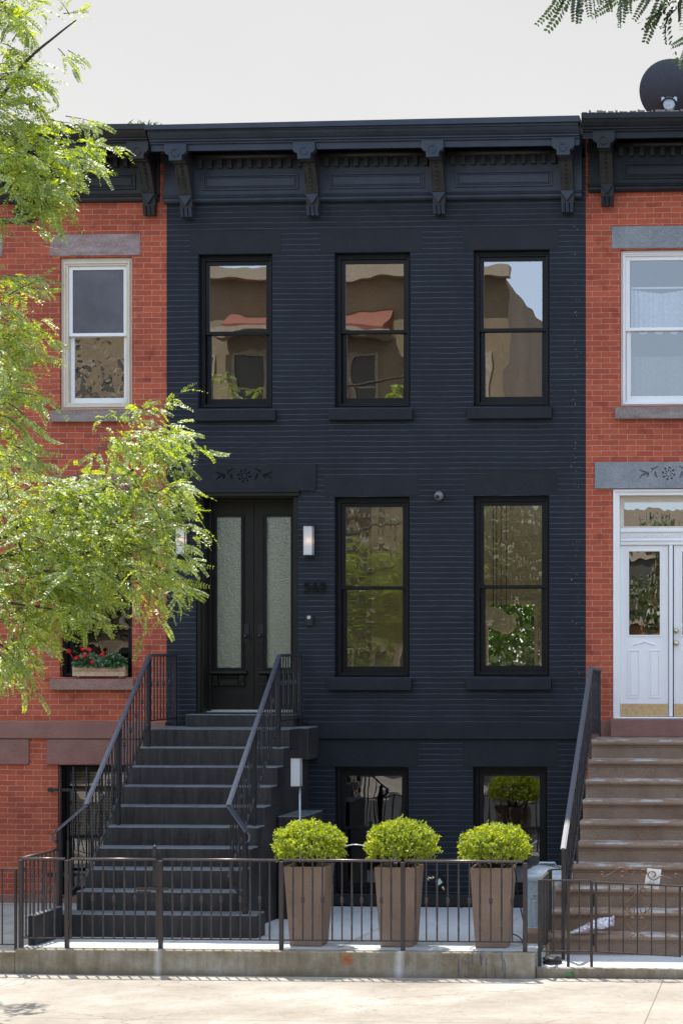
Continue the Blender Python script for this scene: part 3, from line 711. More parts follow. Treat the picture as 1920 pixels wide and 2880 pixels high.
fence_run(f1,(px[2]+.02,YF,0),(px[3]-.02,YF,0),11,0,True,fme_t,fme_k,fi)
fence_run(f1,(px[3]+.02,YF,0),(px[4]-.02,YF,0),11,0,True,fme_t,fme_k,fi)
fence_run(f1,(px[4]+.02,YF,0),(px[5]-.02,YF,0),10,0,True,fme_t,fme_k,fi)
f2=thing('iron_fence','short brown iron corner fence left of the gate, turning back to the stoop','fence',(px[0],YF,0),'low iron front fences')
for i in (0,1): post(f2,px[i],YF,-.0,ft-.007,fi)
fence_run(f2,(px[0]+.02,YF,0),(px[1]-.02,YF,0),3,0,True,fme_t,fme_k,fi)
fence_run(f2,(px[0],YF+.02,0),(px[0]+.02,-3.5,0),8,1,True,fme_t,fme_k,fi)
post(f2,px[0]+.02,-3.5,-.05,ft-.007,fi,.03)
g=thing('iron_gate','closed brown iron gate with latch in front of the charcoal steps','gate',((px[1]+px[2])/2,YF,0),'iron gates')
ga,gb=px[1]+.035,px[2]-.035
fence_run(g,(ga+.01,YF,0),(gb-.01,YF,0),7,0,True,fme_t,fme_k,fi)
for x in (ga,gb):
    post(g,x,YF,fb-.006,ft+.0,fi,.024,'stile')
mb=MB(); mb.box(gb-.055,gb-.02,YF+.02,YF+.045,.62,1.03); mb.ball((gb-.037,YF+.03,1.035),.02,8); mb.box(gb-.20,gb+.12,YF-.028,YF-.014,.60,.625); mb.box(gb-.2,gb-.06,YF-.032,YF-.013,.575,.59)
part('latch',mb,fi,g)
for z in (.25,.72):
    mb=MB(); mb.tube([(px[1]+.0225,YF-.018,z-.04),(px[1]+.0225,YF-.018,z+.04)],.009,8); part('hinge',mb,fi,g)
# ------------------------------------------------------------------ planters and boxwoods
def planter_geo():
    t=thing('planter','','planter',(0,0,0),'tall tapered planters behind the fence')
    mb=MB(); a,b,h=.165,.215,.82
    vs=[]
    for (r,z) in ((a,0),(b,h),(b-.022,h),(b-.03,h-.05)):
        for sx,sy in ((-1,-1),(1,-1),(1,1),(-1,1)): vs.append((sx*r,sy*r,z))
    fs=[(3,2,1,0)]
    for i in range(3):
        for k in range(4): fs.append((i*4+k,i*4+(k+1)%4,i*4+4+(k+1)%4,i*4+4+k))
    mb.add(vs,fs); part('pot',mb,M['planter'],t,bevel=.008)
    mb=MB(); r=b-.028; mb.quad((-r,-r,h-.045),(r,-r,h-.045),(r,r,h-.045),(-r,r,h-.045)); part('soil',mb,M['soil'],t); return t
def scatter(name, P, Dr, U, lens, wid, mat, parent, fold=.25):
    """many single leaf blades: position, direction, normal; 5-gon folded blades"""
    P=np.asarray(P);Dr=np.asarray(Dr);U=np.asarray(U)
    Dr/=np.linalg.norm(Dr,axis=1)[:,None]; Sd=np.cross(Dr,U); Sd/=np.linalg.norm(Sd,axis=1)[:,None]+1e-9; Nn=np.cross(Sd,Dr)
    n=len(P); l=np.asarray(lens)[:,None]; w=l*wid
    V=np.stack([P,P+Dr*l*.5+Sd*w*.5+Nn*w*fold,P+Dr*l,P+Dr*l*.5-Sd*w*.5+Nn*w*fold],1).reshape(-1,3)
    o_=OFF.get(parent,Vector()); V=V-np.array([o_.x,o_.y,o_.z])
    me=bpy.data.meshes.new(name); me.vertices.add(4*n); me.vertices.foreach_set('co',V.ravel())
    me.loops.add(4*n); me.loops.foreach_set('vertex_index',np.arange(4*n)); me.polygons.add(n)
    me.polygons.foreach_set('loop_start',np.arange(0,4*n,4)); me.polygons.foreach_set('loop_total',np.full(n,4)); me.update(); me.validate()
    me.materials.append(mat); o=bpy.data.objects.new(name,me); C.objects.link(o); o.parent=parent; OFF[o]=o_; return o
def boxwood_geo(rs):
    t=thing('boxwood','','shrub',(0,0,0),'clipped boxwood balls')
    m=1150; k=9
    v=rs.normal(size=(m,3)); v/=np.linalg.norm(v,axis=1)[:,None]; v[:,2]=np.where(v[:,2]<-.45,-v[:,2],v[:,2])
    lump=1+.05*np.sin(v[:,0]*7+1)*np.sin(v[:,1]*6+2)+.04*np.sin(v[:,2]*11+v[:,0]*5)
    rr=(.80+.20*rs.random(m)**.6)*lump; rr=np.where(rs.random(m)<.05,rr*1.07,rr); rr=np.where(rs.random(m)<.25,rr*.78,rr)
    B=v*rr[:,None]*np.array([.375,.375,.258])+np.array([0,0,.205])
    sd=v+rs.normal(size=(m,3))*.35+np.array([0,0,.35]); sd/=np.linalg.norm(sd,axis=1)[:,None]
    P=np.repeat(B,k,0)+np.repeat(sd,k,0)*(np.tile(np.linspace(-.05,.012,k),m))[:,None]
    Dr=np.repeat(sd,k,0)*.7+rs.normal(size=(m*k,3))*.65; U=rs.normal(size=(m*k,3))*.6+np.repeat(sd,k,0)
    P[:,2]=np.maximum(P[:,2],.02+rs.random(m*k)*.05)
    scatter('foliage',P,Dr,U,.022+.014*rs.random(m*k),.55,M['box_leaf'],t)
    mb=MB(); r2=random.Random(3)
    for k in range(60):
        g=r2.random()*6.28; e=r2.random()*1.2; d=Vector((math.cos(g)*math.cos(e)*.3,math.sin(g)*math.cos(e)*.3,.05+math.sin(e)*.4))
        mb.tube([(d.x*.15,d.y*.15,-.06),d*.5+Vector((0,0,.02)),d],.005,4,.002)
    part('stems',mb,M['bark'],t); return t
YP=-4.22+.2
pl0=planter_geo(); bw0=boxwood_geo(np.random.default_rng(5))
plq=[(699,'left planter of the three, nearest the charcoal stoop'),(908,'middle planter of the three'),(1125.5,'right planter of the three, nearest the trash can')]
plx=[wx(q,-4.22) for q in (699,908,1125.5)]
plab=['tall tapered brown planter nearest the charcoal stoop','tall tapered brown planter standing between two others','tall tapered brown planter nearest the metal trash can, cable beside it']
blab=['clipped boxwood ball in the planter nearest the charcoal stoop','clipped boxwood ball in the middle planter of three','clipped boxwood ball in the planter nearest the metal trash can']
for i in range(3):
    t=pl0 if i==0 else copy_tree(pl0); t.location=(plx[i],YP,-.003); t['label']=plab[i]; t.rotation_euler.z=(.01,-.02,.03)[i]
    b=bw0 if i==0 else copy_tree(bw0); b.location=(plx[i]+(.0,.02,.02)[i],YP,.80); b['label']=blab[i]; b.rotation_euler.z=(0,2.2,4.1)[i]; b.scale=((1.0,1.0,1.02),(1.02,.98,1.06),(1.03,1.0,.97))[i]
# ------------------------------------------------------------------ lanterns
def lantern(name,label,x,ztop,zbot,y,lit,group,w=.12,d=.10,post_to=None):
    t=thing(name,label,'lamp',(x,y,post_to if post_to is not None else zbot),group)
    mb=MB(); f=.008
    for sx in (-1,1):
        for yy in (y-d,y-f): mb.box(x+sx*(w/2)-f/2,x+sx*(w/2)+f/2,yy,yy+f,zbot,ztop)
    mb.box(x-w/2-.006,x+w/2+.006,y-d-.006,y,ztop,ztop+.010); mb.box(x-w/2-.006,x+w/2+.006,y-d-.006,y,zbot-.010,zbot)
    if not post_to: mb.box(x-w/2,x+w/2,y+.0005,y+.012,zbot-.004,ztop+.004)
    part('lamp_frame',mb,M['iron'],t)
    mb=MB(); a=w/2-.006
    mb.quad((x-a,y-d+.004,zbot+.002),(x+a,y-d+.004,zbot+.002),(x+a,y-d+.004,ztop-.002),(x-a,y-d+.004,ztop-.002))
    for s in (-1,1): mb.quad((x+s*a,y-d+.004,zbot+.002),(x+s*a,y-.002,zbot+.002),(x+s*a,y-.002,ztop-.002),(x+s*a,y-d+.004,ztop-.002))
    part('lamp_glass',mb,M['frost'],t)
    if lit:
        mb=MB(); mb.ball((x+.01,y-.05,(ztop+zbot)/2),.025,10); part('bulb',mb,M['bulb'],t)
    if post_to is not None:
        mb=MB(); mb.box(x-w/2+.01,x+w/2-.01,y-.006,y-.001,zbot,ztop); mb.tube([(x+.035,y-.03,zbot),(x+.035,y-.03,post_to)],.012,8); part('lamp_post',mb,M['steel'],t)
    return t
xa=wx(707,-.1)
lantern('wall_lamp','lit rectangular wall lamp right of the black double door, above the house number',xa,wz(707,1208,-.1),wz(707,1275,-.1),-.013,True,'wall lamps beside the door')
xa=wx(414,-.1)
lantern('wall_lamp','lit rectangular wall lamp left of the black double door, partly behind leaves',xa,wz(414,1207,-.1),wz(414,1273,-.1),-.013,True,'wall lamps beside the door')
YLP=-1.7
lantern('post_lamp','frosted box lantern on a thin pole beside the charcoal stoop',wx(678,YLP),wz(678,1742,YLP),wz(678,1807,YLP),YLP+.1,False,None,post_to=-.07)
# ------------------------------------------------------------------ number, intercom, camera
num=thing('house_number','dark house number 568 on the navy brick right of the door','house number',at(724,1350,0))
for ch,q in (('5',705.5),('6',723.5),('8',741.5)):
    cu=bpy.data.curves.new('digit','FONT'); cu.body=ch; cu.size=.172; cu.extrude=.008; cu.align_x='CENTER'; cu.offset=.0035
    tmp=bpy.data.objects.new('tmp',cu); C.objects.link(tmp); dg=bpy.context.evaluated_depsgraph_get(); me=bpy.data.meshes.new_from_object(tmp.evaluated_get(dg)); bpy.data.objects.remove(tmp)
    me.materials.append(M['digit']); o=bpy.data.objects.new('digit',me); C.objects.link(o); o.parent=num; o.rotation_euler=(R(90),0,0)
    o.location=Vector((wx(q,0),-.022,wz(724,1360,0)))-Vector(num.location)
p=at(711.5,1425,0); t=thing('intercom','small dark door intercom with round steel button below the house number','intercom',p)
mb=MB(); mb.box(p.x-.045,p.x+.045,-.035,-.002,p.z-.065,p.z+.065); part('case',mb,M['iron'],t,bevel=.005)
Mx=Matrix.Rotation(R(90),3,'X')
mb=MB(); mb.lathe((p.x-.003,-.036,p.z+.035),[(.023,0),(.023,.008),(.017,.010),(.012,.006),(.001,.006)],16,Mx); part('button',mb,M['steel'],t)
p=at(1008,1139,-.08); t=thing('security_camera','small grey dome security camera on the navy wall between the parlour windows','camera',p)
mb=MB(); mb.lathe((p.x,-.002,p.z),[(.055,0),(.055,.02),(.03,.03),(.03,.05)],18,Mx); part('mount',mb,M['iron'],t)
mb=MB(); mb.ball((p.x,-.085,p.z),.058,18); part('housing',mb,plain('camera_grey',(.17,.17,.17),.35),t)
mb=MB(); mb.lathe((p.x-.01,-.14,p.z-.015),[(.022,0),(.022,.01),(.001,.012)],12,Mx); part('lens',mb,M['door_black'],t)
# hose valve with cable
p=at(1010,2023,-.05); t=thing('wall_tap','small brass and plastic garden tap timer on the navy basement wall','tap',p)
mb=MB(); c=Vector((p.x,-.09,p.z))
mb.tube([c+Vector((-.16,.085,.04)),c+Vector((-.16,-.0,.04)),c+Vector((-.08,-.02,.03))],.014,8); mb.tube([c+Vector((-.09,-.01,.05)),c+Vector((-.05,-.02,.02))],.02,8)
part('valve',mb,M['brass'],t); mb=MB(); mb.tube([c+Vector((.03,-.02,-.06)),c+Vector((.07,-.02,-.11))],.018,8); part('hose_connector',mb,M['brass'],t)
mb=MB(); a=R(35); ux,uz=Vector((math.cos(a),0,math.sin(a))),Vector((-math.sin(a),0,math.cos(a)))
pr=[c+ux*i*.05+uz*j*.065 for i,j in ((-1,-1),(1,-1),(1,1),(-1,1))]; mb.plate([(v.x,v.z) for v in pr],c.y-.05,c.y+.0); part('timer',mb,M['door_black'],t)
mb=MB(); pr=[c+ux*i*.032+uz*(j*.03-.01) for i,j in ((-1,-1),(1,-1),(1,1),(-1,1))]; mb.plate([(v.x,v.z) for v in pr],c.y-.056,c.y-.0505); part('display',mb,plain('pale_display',(.55,.75,.7),.3),t)
mb=MB(); mb.tube([c+Vector((-.16,.03,.04)),c+Vector((-.13,-.03,.01))],.011,6); part('tap_handle',mb,M['steel'],t)
mb=MB(); e=Vector((plx[2]+.2,YP+.0,0))
pts=[c+Vector((.07,-.02,-.11)),c+Vector((.25,-.05,-.28)),c+Vector((.5,-.3,-.5)),Vector((plx[2]+.1,-3.2,.0)),Vector((plx[2]+.30,-3.9,.02)),Vector((plx[2]+.33,YP-.05,.2)),Vector((plx[2]+.26,YP,.5)),Vector((plx[2]+.225,YP,.78)),Vector((plx[2]+.15,YP,.83))]
def smooth(pts,n=6):
    pts=[Vector(p) for p in pts]; out=[]
    for i in range(len(pts)-1):
        p0=pts[max(i-1,0)];p1=pts[i];p2=pts[i+1];p3=pts[min(i+2,len(pts)-1)]
        for k in range(n):
            u=k/n; out.append(.5*((2*p1)+(p2-p0)*u+(2*p0-5*p1+4*p2-p3)*u*u+(3*p1-p0-3*p2+p3)*u**3))
    out.append(pts[-1]); return out
mb.tube(smooth(pts),.007,6); tag(part('cable',mb,M['door_black'],None,loc=c),'thin black cable from the wall tap into the right planter','cable')
mb=MB(); mb.tube(smooth([(plx[0]+.28,YP+.1,.98),(plx[0]+.45,YP+.1,1.02),(plx[1]-.3,YP+.1,.99)]),.006,6); tag(part('irrigation_tube',mb,M['frost'],None,loc=(plx[0],YP,.8)),'thin pale tube running between the left and middle boxwoods','tube')
# ------------------------------------------------------------------ interior pendants and garden
pts=[(1132,1418,5.0),(1140,1424,5.8),(1150,1428,6.6),(1162,1434,7.4)]
for i,(q,v,Y) in enumerate(pts):
    p=at(q,v,Y); t=thing('pendant_lamp',['dim globe pendant lamp seen through the right parlour window, leftmost of four','dim globe pendant lamp inside, second from the left of four','dim globe pendant lamp inside, second from the right of four','dim globe pendant lamp inside, rightmost and lowest of four'][i],'lamp',p,'globe pendants in the parlour')
    mb=MB(); mb.ball(p,.155,20); part('globe',mb,M['globe'],t)
    mb=MB(); mb.tube([(p.x,p.y,p.z+.15),(p.x,p.y,5.64)],.006,5); part('cord',mb,M['door_black'],t)
rs=np.random.default_rng(11)
gt=thing('garden_tree','leafy green tree in the rear garden seen through the parlour window','tree',(-5,15,-.2))
n=34000; P=np.stack([rs.uniform(-9,-1.5,n),rs.uniform(14,16.5,n),rs.uniform(.8,5.0,n)],1)
cl=np.sin(P[:,0]*3.1)*np.sin(P[:,2]*3.7+P[:,1]*2)+rs.normal(size=n)*.5; P=P[cl>-.6]; n=len(P)
scatter('foliage',P,rs.normal(size=(n,3)),rs.normal(size=(n,3))+np.array([0,0,1]),.11+.09*rs.random(n),.7,M['garden_leaf'],gt)
mb=MB(); mb.tube([(-5,15,-.25),(-5.1,15.1,1.5),(-4.8,15.2,4)],.14,8,.05); part('trunk',mb,M['bark'],gt)
# rear glazing frames of the parlour
mb=MB(); ring(mb,-6.99,-4.73,2.312,3.94,.06,11.3,11.45)
for x in (-5.86,-5.70): mb.box(x-.065,x+.065,11.3,11.45,2.39,3.88)
part('rear_window_frame',mb,M['cream'],house)
# ------------------------------------------------------------------ left red house
XLL=XL-5.3
lh=thing('row_house','red brick row house with brown string course and black cornice, behind the tree','house',((XLL+XL)/2,0,-.1),'row houses along the street')
hu=hole(137,303,590,940); hp=hole(137,303,1141,1556); hb=hole(133,306,1758,2062)
sh=wx(137)-wx(-178)
mv=lambda h:(h[0]-sh,h[1]-sh,h[2],h[3])
holes=[hu,hp,hb,mv(hu),mv(hp),mv(hb)]
part('front_wall',wall(XLL,XL-.003,-.4,ztopwall,holes,.004,.3),M['red_brick'],lh)
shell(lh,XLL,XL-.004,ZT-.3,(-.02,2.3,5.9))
for h in (hu,mv(hu)):
    w=window(lh,h,M['cream'],M['glass_wavy'],y=.05,fw=.085,sw=.045,ms=M['white'],mg2=M['glass_wavy'])
    w.children[2].data.materials[0]=M['glass_screen'] if w.children[2].name.startswith('window_pane') else w.children[2].data.materials[0]
for h in (hp,mv(hp)): window(lh,h,M['black_wood'],M['glass_low'],y=.10,fw=.05,sw=.04)
for h in (hb,mv(hb)): window(lh,h,M['black_wood'],M['glass_low'],y=.14,fw=.04,sw=.04,meet=.45)
def lstone(name,q,mat,proud,y1=.05):
    o=stonebox(lh,name,*q,mat,proud=proud,y1=y1); dup(o,lh,(-sh,0,0))
lstone('lintel',(115,322,537,586),M['lintel_worn'],.006); lstone('lintel',(115,322,1090,1139),M['brownstone'],.006); lstone('lintel',(108,384,1698.6,1757),M['brownstone'],.02)
lstone('window_sill',(120,302,942,968),M['sill_old'],.07,.05); lstone('window_sill',(119,310,1560,1585),M['brown_sill'],.07,.10)
stonebox(lh,'string_course',0,383,1658,1697,M['brownstone'],proud=.035,x0=XLL,x1=XL-.006)
stonebox(lh,'base_course',0,383,2058,2085,M['brownstone'],proud=.02,x0=XLL,x1=XL-.006)
bl=wx(316,-.55); sp=1.62
cornice(lh,XLL,XL-.065,[bl-3*sp,bl-2*sp,bl-sp,bl],ZT+.03,M['old_black'],M['old_black'],seed=3)
# blind and bars of the basement window
def blind(h):
    mb=MB(); x0,x1,z0,z1=h; z=z1-.1
    while z>z0+.75:
        mb.add([(x0+.09,.27,z),(x1-.09,.27,z),(x1-.09,.30,z-.022),(x0+.09,.30,z-.022)],[(0,1,2,3)]); z-=.036
    return mb
part('blind',blind(hb),plain('amber_blind',(.62,.40,.14),.5),lh)
gr=thing('window_grille','black iron security bars over the basement window of the left red house','window grille',(wx(200,-.06),-.06,.2))
x0,x1,z0,z1=hb
zz=[wz(200,1815,-.06),wz(200,2010,-.06)]
mb=MB()
for z in zz: mb.box(x0-.1,x1+.1,-.075,-.06,z-.018,z+.018)
for z in zz:
    for x in (x0-.09,x1+.09): mb.tube([(x,.0,z),(x,-.06,z)],.025,8)
part('crossbar',mb,M['iron'],gr)
gme=raw('grille_bar',MB().tube([(0,0,0),(0,0,z1-z0-.04)],.010,6),M['iron'])
for k in range(6): baluster(gr,gme,(x0+.06+(x1-x0-.12)*k/5,-.085,z0+.02),'grille_bar')
# window box with geraniums
YB=-.03
xb0,xb1=wx(161,YB-.1),wx(281,YB-.1); zb0=wz(200,1557,YB-.05)+.006; zb1=zb0+.14
wb=thing('window_box','raw wooden window box on the brown sill of the left red house','window box',((xb0+xb1)/2,YB,zb0))
mb=MB(); mb.box(xb0,xb1,-.055,-.04,zb0+.012,zb0+.075); mb.box(xb0,xb1,-.055,-.04,zb0+.078,zb1); mb.box(xb0,xb1,.075,.09,zb0+.012,zb1)
for x in (xb0,xb1-.018): mb.box(x,x+.018,-.0395,.0745,zb0+.012,zb1)
mb.box(xb0+.019,xb1-.019,-.039,.074,zb0+.012,zb0+.03); part('box_boards',mb,M['wood'],wb,bevel=.002)
mb=MB()
for x in (xb0+.05,xb1-.08): mb.box(x,x+.03,-.03,.07,zb0-.002,zb0+.0115)
part('foot',mb,M['wood'],wb)
mb=MB(); mb.box(xb0+.02,xb1-.02,-.038,.073,zb0+.031,zb1-.02); part('soil',mb,M['soil'],wb)
for gi,(xc,wd,lab,nf) in enumerate(((xb0+.19,.20,'geranium with bright red flowers in the left of the window box',6),(xb0+.50,.17,'leafy geranium with few flowers in the right of the window box',1))):
    t=thing('geranium',lab,'flower',(xc,0,zb1-.02),'geraniums in the window box')
    r=np.random.default_rng(20+gi); n=900
    v=r.normal(size=(n,3)); v/=np.linalg.norm(v,axis=1)[:,None]; v[:,2]=abs(v[:,2])*1.1-.15
    P=v*(np.array([wd,.10,.14])*(.45+.55*r.random(n)[:,None]))+np.array([xc,-.01,zb1+.01])
    P[:,1]=np.minimum(P[:,1],.08)
    scatter('leaves',P,v+r.normal(size=(n,3))*.6,v+np.array([0,-.5,.8]),.03+.02*r.random(n),1.1,M['ger_leaf'],t,.1)
    mb=MB(); rr=random.Random(gi)
    for k in range(14): mb.tube([(xc,0,zb1-.03),(xc+rr.uniform(-wd,wd)*.8,rr.uniform(-.08,.05),zb1+.12)],.004,4)
    part('stems',mb,M['ger_leaf'],t)
    fl=[(157,1497),(190,1491),(206,1494),(176,1512),(194,1507),(212,1522)] if gi==0 else [(235,1504)]
    for (qx,qy) in fl:
        c=at(qx,qy,-.09); mb=MB()
        mb.tube([c,(c.x*.5+xc*.5,-.02,zb1)],.003,4)
        for k in range(26):
            g1=rr.random()*6.28; g2=rr.uniform(-.6,1.5); rad=.030*(.8+.4*rr.random()); d=Vector((math.cos(g1)*math.cos(g2),math.sin(g1)*math.cos(g2),math.sin(g2)))
            a=d.orthogonal().normalized(); b_=d.cross(a); q=c+d*rad
            mb.add([q-a*.011,q-b_*.011,q+a*.011,q+b_*.011],[(0,1,2,3)])
        mb.ball(c,.018,8); part('flower_head',mb,M['red_petal'],t)
# left neighbour's rusty fence end
lf=thing('iron_fence','old rusty iron fence at the far left edge, ending at the brown corner post','fence',(wx(30,-4.5),-4.5,-.03),'low iron front fences')
xl=wx(36,-4.46); zt_=.80
mb=MB(); mb.bar((xl-4,-4.46,zt_),(xl+.1,-4.46,zt_),.03,.012); part('top_rail',mb,M['rust_iron'],lf)
mb=MB(); mb.bar((xl-4,-4.46,.03),(xl,-4.46,.03),.025,.012); part('bottom_rail',mb,M['rust_iron'],lf)
post(lf,xl,-4.46,-.03,zt_,M['rust_iron'],.025)
lme=raw('baluster',bal_mesh('plain',.77,.012),M['rust_iron'])
for k in range(28): baluster(lf,lme,(xl-.14-.14*k,-4.46,.03))
# ------------------------------------------------------------------ right red house
XRR=XR+5.3
rh=thing('row_house','red brick row house with grey stone lintels and white double door, on the right','house',((XR+XRR)/2,0,-.15),'row houses along the street')
ru=hole(1424,1604,572,931); ru=(ru[0],ru[1]+.0,ru[2],ru[3])
rd=hole(1407,1671,1122,1652)
holes=[ru,rd]
for k in (1.75,3.4):
    for b_ in (h_up[2],h_pa[1],h_ba[1]):
        dx=(XR+.5+k)-b_[0]
        if b_ is h_up[2]: holes.append((ru[0]+k-.05,ru[1]+k-.05,ru[2],ru[3]))
        else: holes.append((b_[0]+dx,b_[1]+dx,b_[2],b_[3]))
part('front_wall',wall(XR+.003,XRR,-.4,ztopwall+.05,holes,.004,.3),M['red_brick'],rh)
shell(rh,XR+.004,XRR,ZT-.25,(-.02,2.2,5.9))
w=window(rh,ru,M['white'],M['glass_right'],y=.06,fw=.055,sw=.05)
mb=MB(); xa,xb=ru[0]+.11,ru[1]-.11; zc=wz(1500,665,.3)
nn=60; vs=[];fs=[]
zlo=(ru[2]+ru[3])/2-.02
for i in range(nn+1):
    x=xa+(xb-xa)*i/nn; s=.5-abs(i/nn-.5); yy=.30+.012*math.sin(i*1.3)+.008*math.sin(i*.47)
    vs += [(x,yy,zc-.10*s),(x,yy+.01*math.sin(i*.9),zlo+.02*math.sin(i*.4))]
for i in range(nn): fs.append((2*i,2*i+2,2*i+3,2*i+1))
mb.add(vs,fs,True); part('curtain',mb,plain('white_curtain',(.62,.68,.74),.9),rh)
mb=MB(); vs=[];fs=[]
for i in range(nn+1):
    x=xa+(xb-xa)*i/nn; yy=.27+.012*math.sin(i*1.1)+.008*math.sin(i*.37)
    vs += [(x,yy,zlo-.30),(x,yy+.01*math.sin(i*.9),ru[2]+.10+.03*math.sin(i*.4))]
for i in range(nn): fs.append((2*i,2*i+2,2*i+3,2*i+1))
mb.add(vs,fs,True); part('curtain',mb,plain('grey_curtain',(.16,.17,.20),.9),rh)
mb=MB(); mb.box(xa,xb,.285,.292,zc+.01,zc+.03); part('curtain_rod',mb,M['white'],rh)
for h in holes[2:]: window(rh,h,M['white'],M['glass_up'],y=.08)
o=stonebox(rh,'lintel',1404,1624,518,569,M['lintel_grey'],proud=.008); o2=stonebox(rh,'window_sill',1413,1620,935,961,M['sill_old'],proud=.07)
lin2=stonebox(rh,'door_lintel',1366,1712,1061,1121,M['lintel_grey'],proud=.022,bev=0); p_=at(1535,1088,0); carve(lin2,p_.x,p_.z,-.022)
for h in holes[2:]:
    mb=MB(); mb.box(h[0]-.1,h[1]+.1,-.008,.05,h[3],h[3]+.28); part('lintel',mb,M['lintel_grey'],rh); mb=MB(); mb.box(h[0]-.06,h[1]+.06,-.07,.05,h[2]-.14,h[2]); part('window_sill',mb,M['sill_old'],rh)
zsc=wz(1400,1656,0)
mb=MB(); mb.box(XR+.004,rd[0]-.006,-.02,.05,zsc-.30,zsc); mb.box(rd[1]+.006,XRR,-.02,.05,zsc-.30,zsc); part('string_course',mb,M['brownstone'],rh,bevel=.005)
cornice(rh,XR+.02,XRR,[wx(1386,-.55)+1.6*k for k in range(4)],ZT+.075,M['old_black2'],M['old_black'],seed=5)
# crumbled roof edge
mb=MB(); rr=random.Random(9); x=XR+.03
while x<XR+3:
    l=rr.uniform(.02,.09); mb.box(x,x+l,-.64,-.60+rr.uniform(-.02,.05),ZT+.076,ZT+.08+rr.uniform(.005,.035)); x+=l+rr.uniform(0,.03)
part('broken_roof_edge',mb,M['sill_old'],rh)
# white door
x0,x1,z0,z1=rd; YW=.16
zz=lambda q: wz(1480,q/K,YW)
xx=lambda q: wx(q/K,YW)
mb=MB(); ring(mb,x0+.003,x1-.003,z0+.003,z1-.003,.075,.03,.20,wb=.02); ring(mb,x0+.003,x1-.003,z0+.005,z1-.005,.03,.005,.0295,wb=.01)
tz0,tz1=zz(1480),zz(1412)
mb.box(x0+.08,x1-.08,YW-.03,YW+.04,zz(1533),zz(1485)); mb.box(x0+.08,x1-.08,YW-.06,YW-.031,zz(1497),zz(1489)); mb.box(x0+.08,x1-.08,YW-.05,YW-.031,zz(1522),zz(1516))
k=x0+.09
while k<x1-.1: mb.box(k,k+.014,YW-.045,YW-.031,zz(1512),zz(1504)); k+=.026
d2=part('entrance_door',mb,M['white'],rh,bevel=.004)
mb=MB(); m2=wall(x0+.079,x1-.079,zz(1485)+.002,z1-.08,[(xx(1754),x1-(xx(1754)-x0),tz0,tz1)],YW,YW+.04); part('transom_frame',m2,M['cream'],d2)
mb=MB(); mb.quad((xx(1754),YW+.02,tz0),(x1-(xx(1754)-x0),YW+.02,tz0),(x1-(xx(1754)-x0),YW+.02,tz1),(xx(1754),YW+.02,tz1)); part('transom_glass',mb,M['glass_door'],d2)
mid=(x0+x1)/2
for s in (0,1):
    f=(lambda q: xx(q)) if s==0 else (lambda q: 2*mid-xx(q))
    a,b=sorted((f(1744),f(1879))); g0,g1=sorted((f(1768),f(1855))); gz0,gz1=zz(1786),zz(1551)
    part('door_leaf',wall(a,b,z0+.03,zz(1534),[(g0,g1,gz0,gz1)],YW,YW+.04),M['white'],d2)
    mb=MB(); mb.quad((g0,YW+.02,gz0),(g1,YW+.02,gz0),(g1,YW+.02,gz1),(g0,YW+.02,gz1)); part('door_glass',mb,M['glass_door'],d2)
    mb=MB(); ring(mb,g0-.02,g1+.02,gz0-.02,gz1+.02,.02,YW-.01,YW-.0005)
    for (pa,pb) in ((1765,1799),(1822,1856)):
        u,v=sorted((f(pa),f(pb))); ring(mb,u,v,zz(1964),zz(1828),.016,YW-.009,YW-.0005); mb.box(u+.03,v-.03,YW-.007,YW-.0005,zz(1964)+.03,zz(1828)-.03)
    cx=(a+b)/2; zc=zz(1812)
    mb.tube([(cx-.13,YW-.004,zc-.01),(cx-.06,YW-.006,zc+.012),(cx-.03,YW-.006,zc+.02),(cx,YW-.006,zc+.035),(cx+.03,YW-.006,zc+.02),(cx+.06,YW-.006,zc+.012),(cx+.13,YW-.004,zc-.01)],.009,6)
    part('door_moulding',mb,M['white'],d2,bevel=.004)
    mb=MB(); mb.box(a+.004,b-.01,YW-.006,YW-.0005,zz(2015),zz(1980)); part('kick_plate',mb,M['brass'],d2)
mb=MB(); mb.box(mid-.022,mid+.022,YW-.05,YW-.011,z0+.03,zz(1534)); part('astragal',mb,M['white'],d2,bevel=.006)
for q,nm in ((1774.5,'door_lock'),(1809,'door_knob')):
    mb=MB(); zc=zz(q); mb.lathe((mid+.065,YW-.001,zc),[(.03,0),(.03,.01),(.018,.02),(.018,.04),(.026,.045),(.022,.06),(.001,.062)],14,Mx)
    part(nm,mb,M['brass'],d2)
# ------------------------------------------------------------------ right stoop
RX0=-2.50; RX1=RX0+2.05; RZ=wz(1500,1700,-1.0); RTR=.285; RG=-.155
RR=(RZ-RG)/10
st2=thing('stoop','brownstone stoop of ten rounded steps with worn pale paint, below the white door','stoop',((RX0+RX1)/2,-2,RG),'stoops')
def bull(mb,x0,x1,yf,yb,zt,rise):
    r=.034
    pr=[(yb,zt-rise-.02),(yf,zt-rise-.02),(yf,zt-.09),(yf-.01,zt-.085),(yf-.012,zt-.07)]
    for k in range(7):
        g=math.pi/2+math.pi*(1-k/6)+0; pr.append((yf-.012+r*math.cos(g)*1.0,zt-r+r*math.sin(g)*-1 if False else zt-r-r*math.cos(math.pi*k/6)))
    pr2=[(yb,zt-rise-.02),(yf,zt-rise-.02),(yf,zt-.088),(yf-.012,zt-.084),(yf-.012,zt-.072)]
    for k in range(7):
        g=-math.pi/2+math.pi*k/6; pr2.append((yf-.012-r*math.cos(g),zt-r+r*math.sin(g)))
    pr2.append((yb,zt)); mb.prism(pr2[::-1],x0,x1)
    return mb
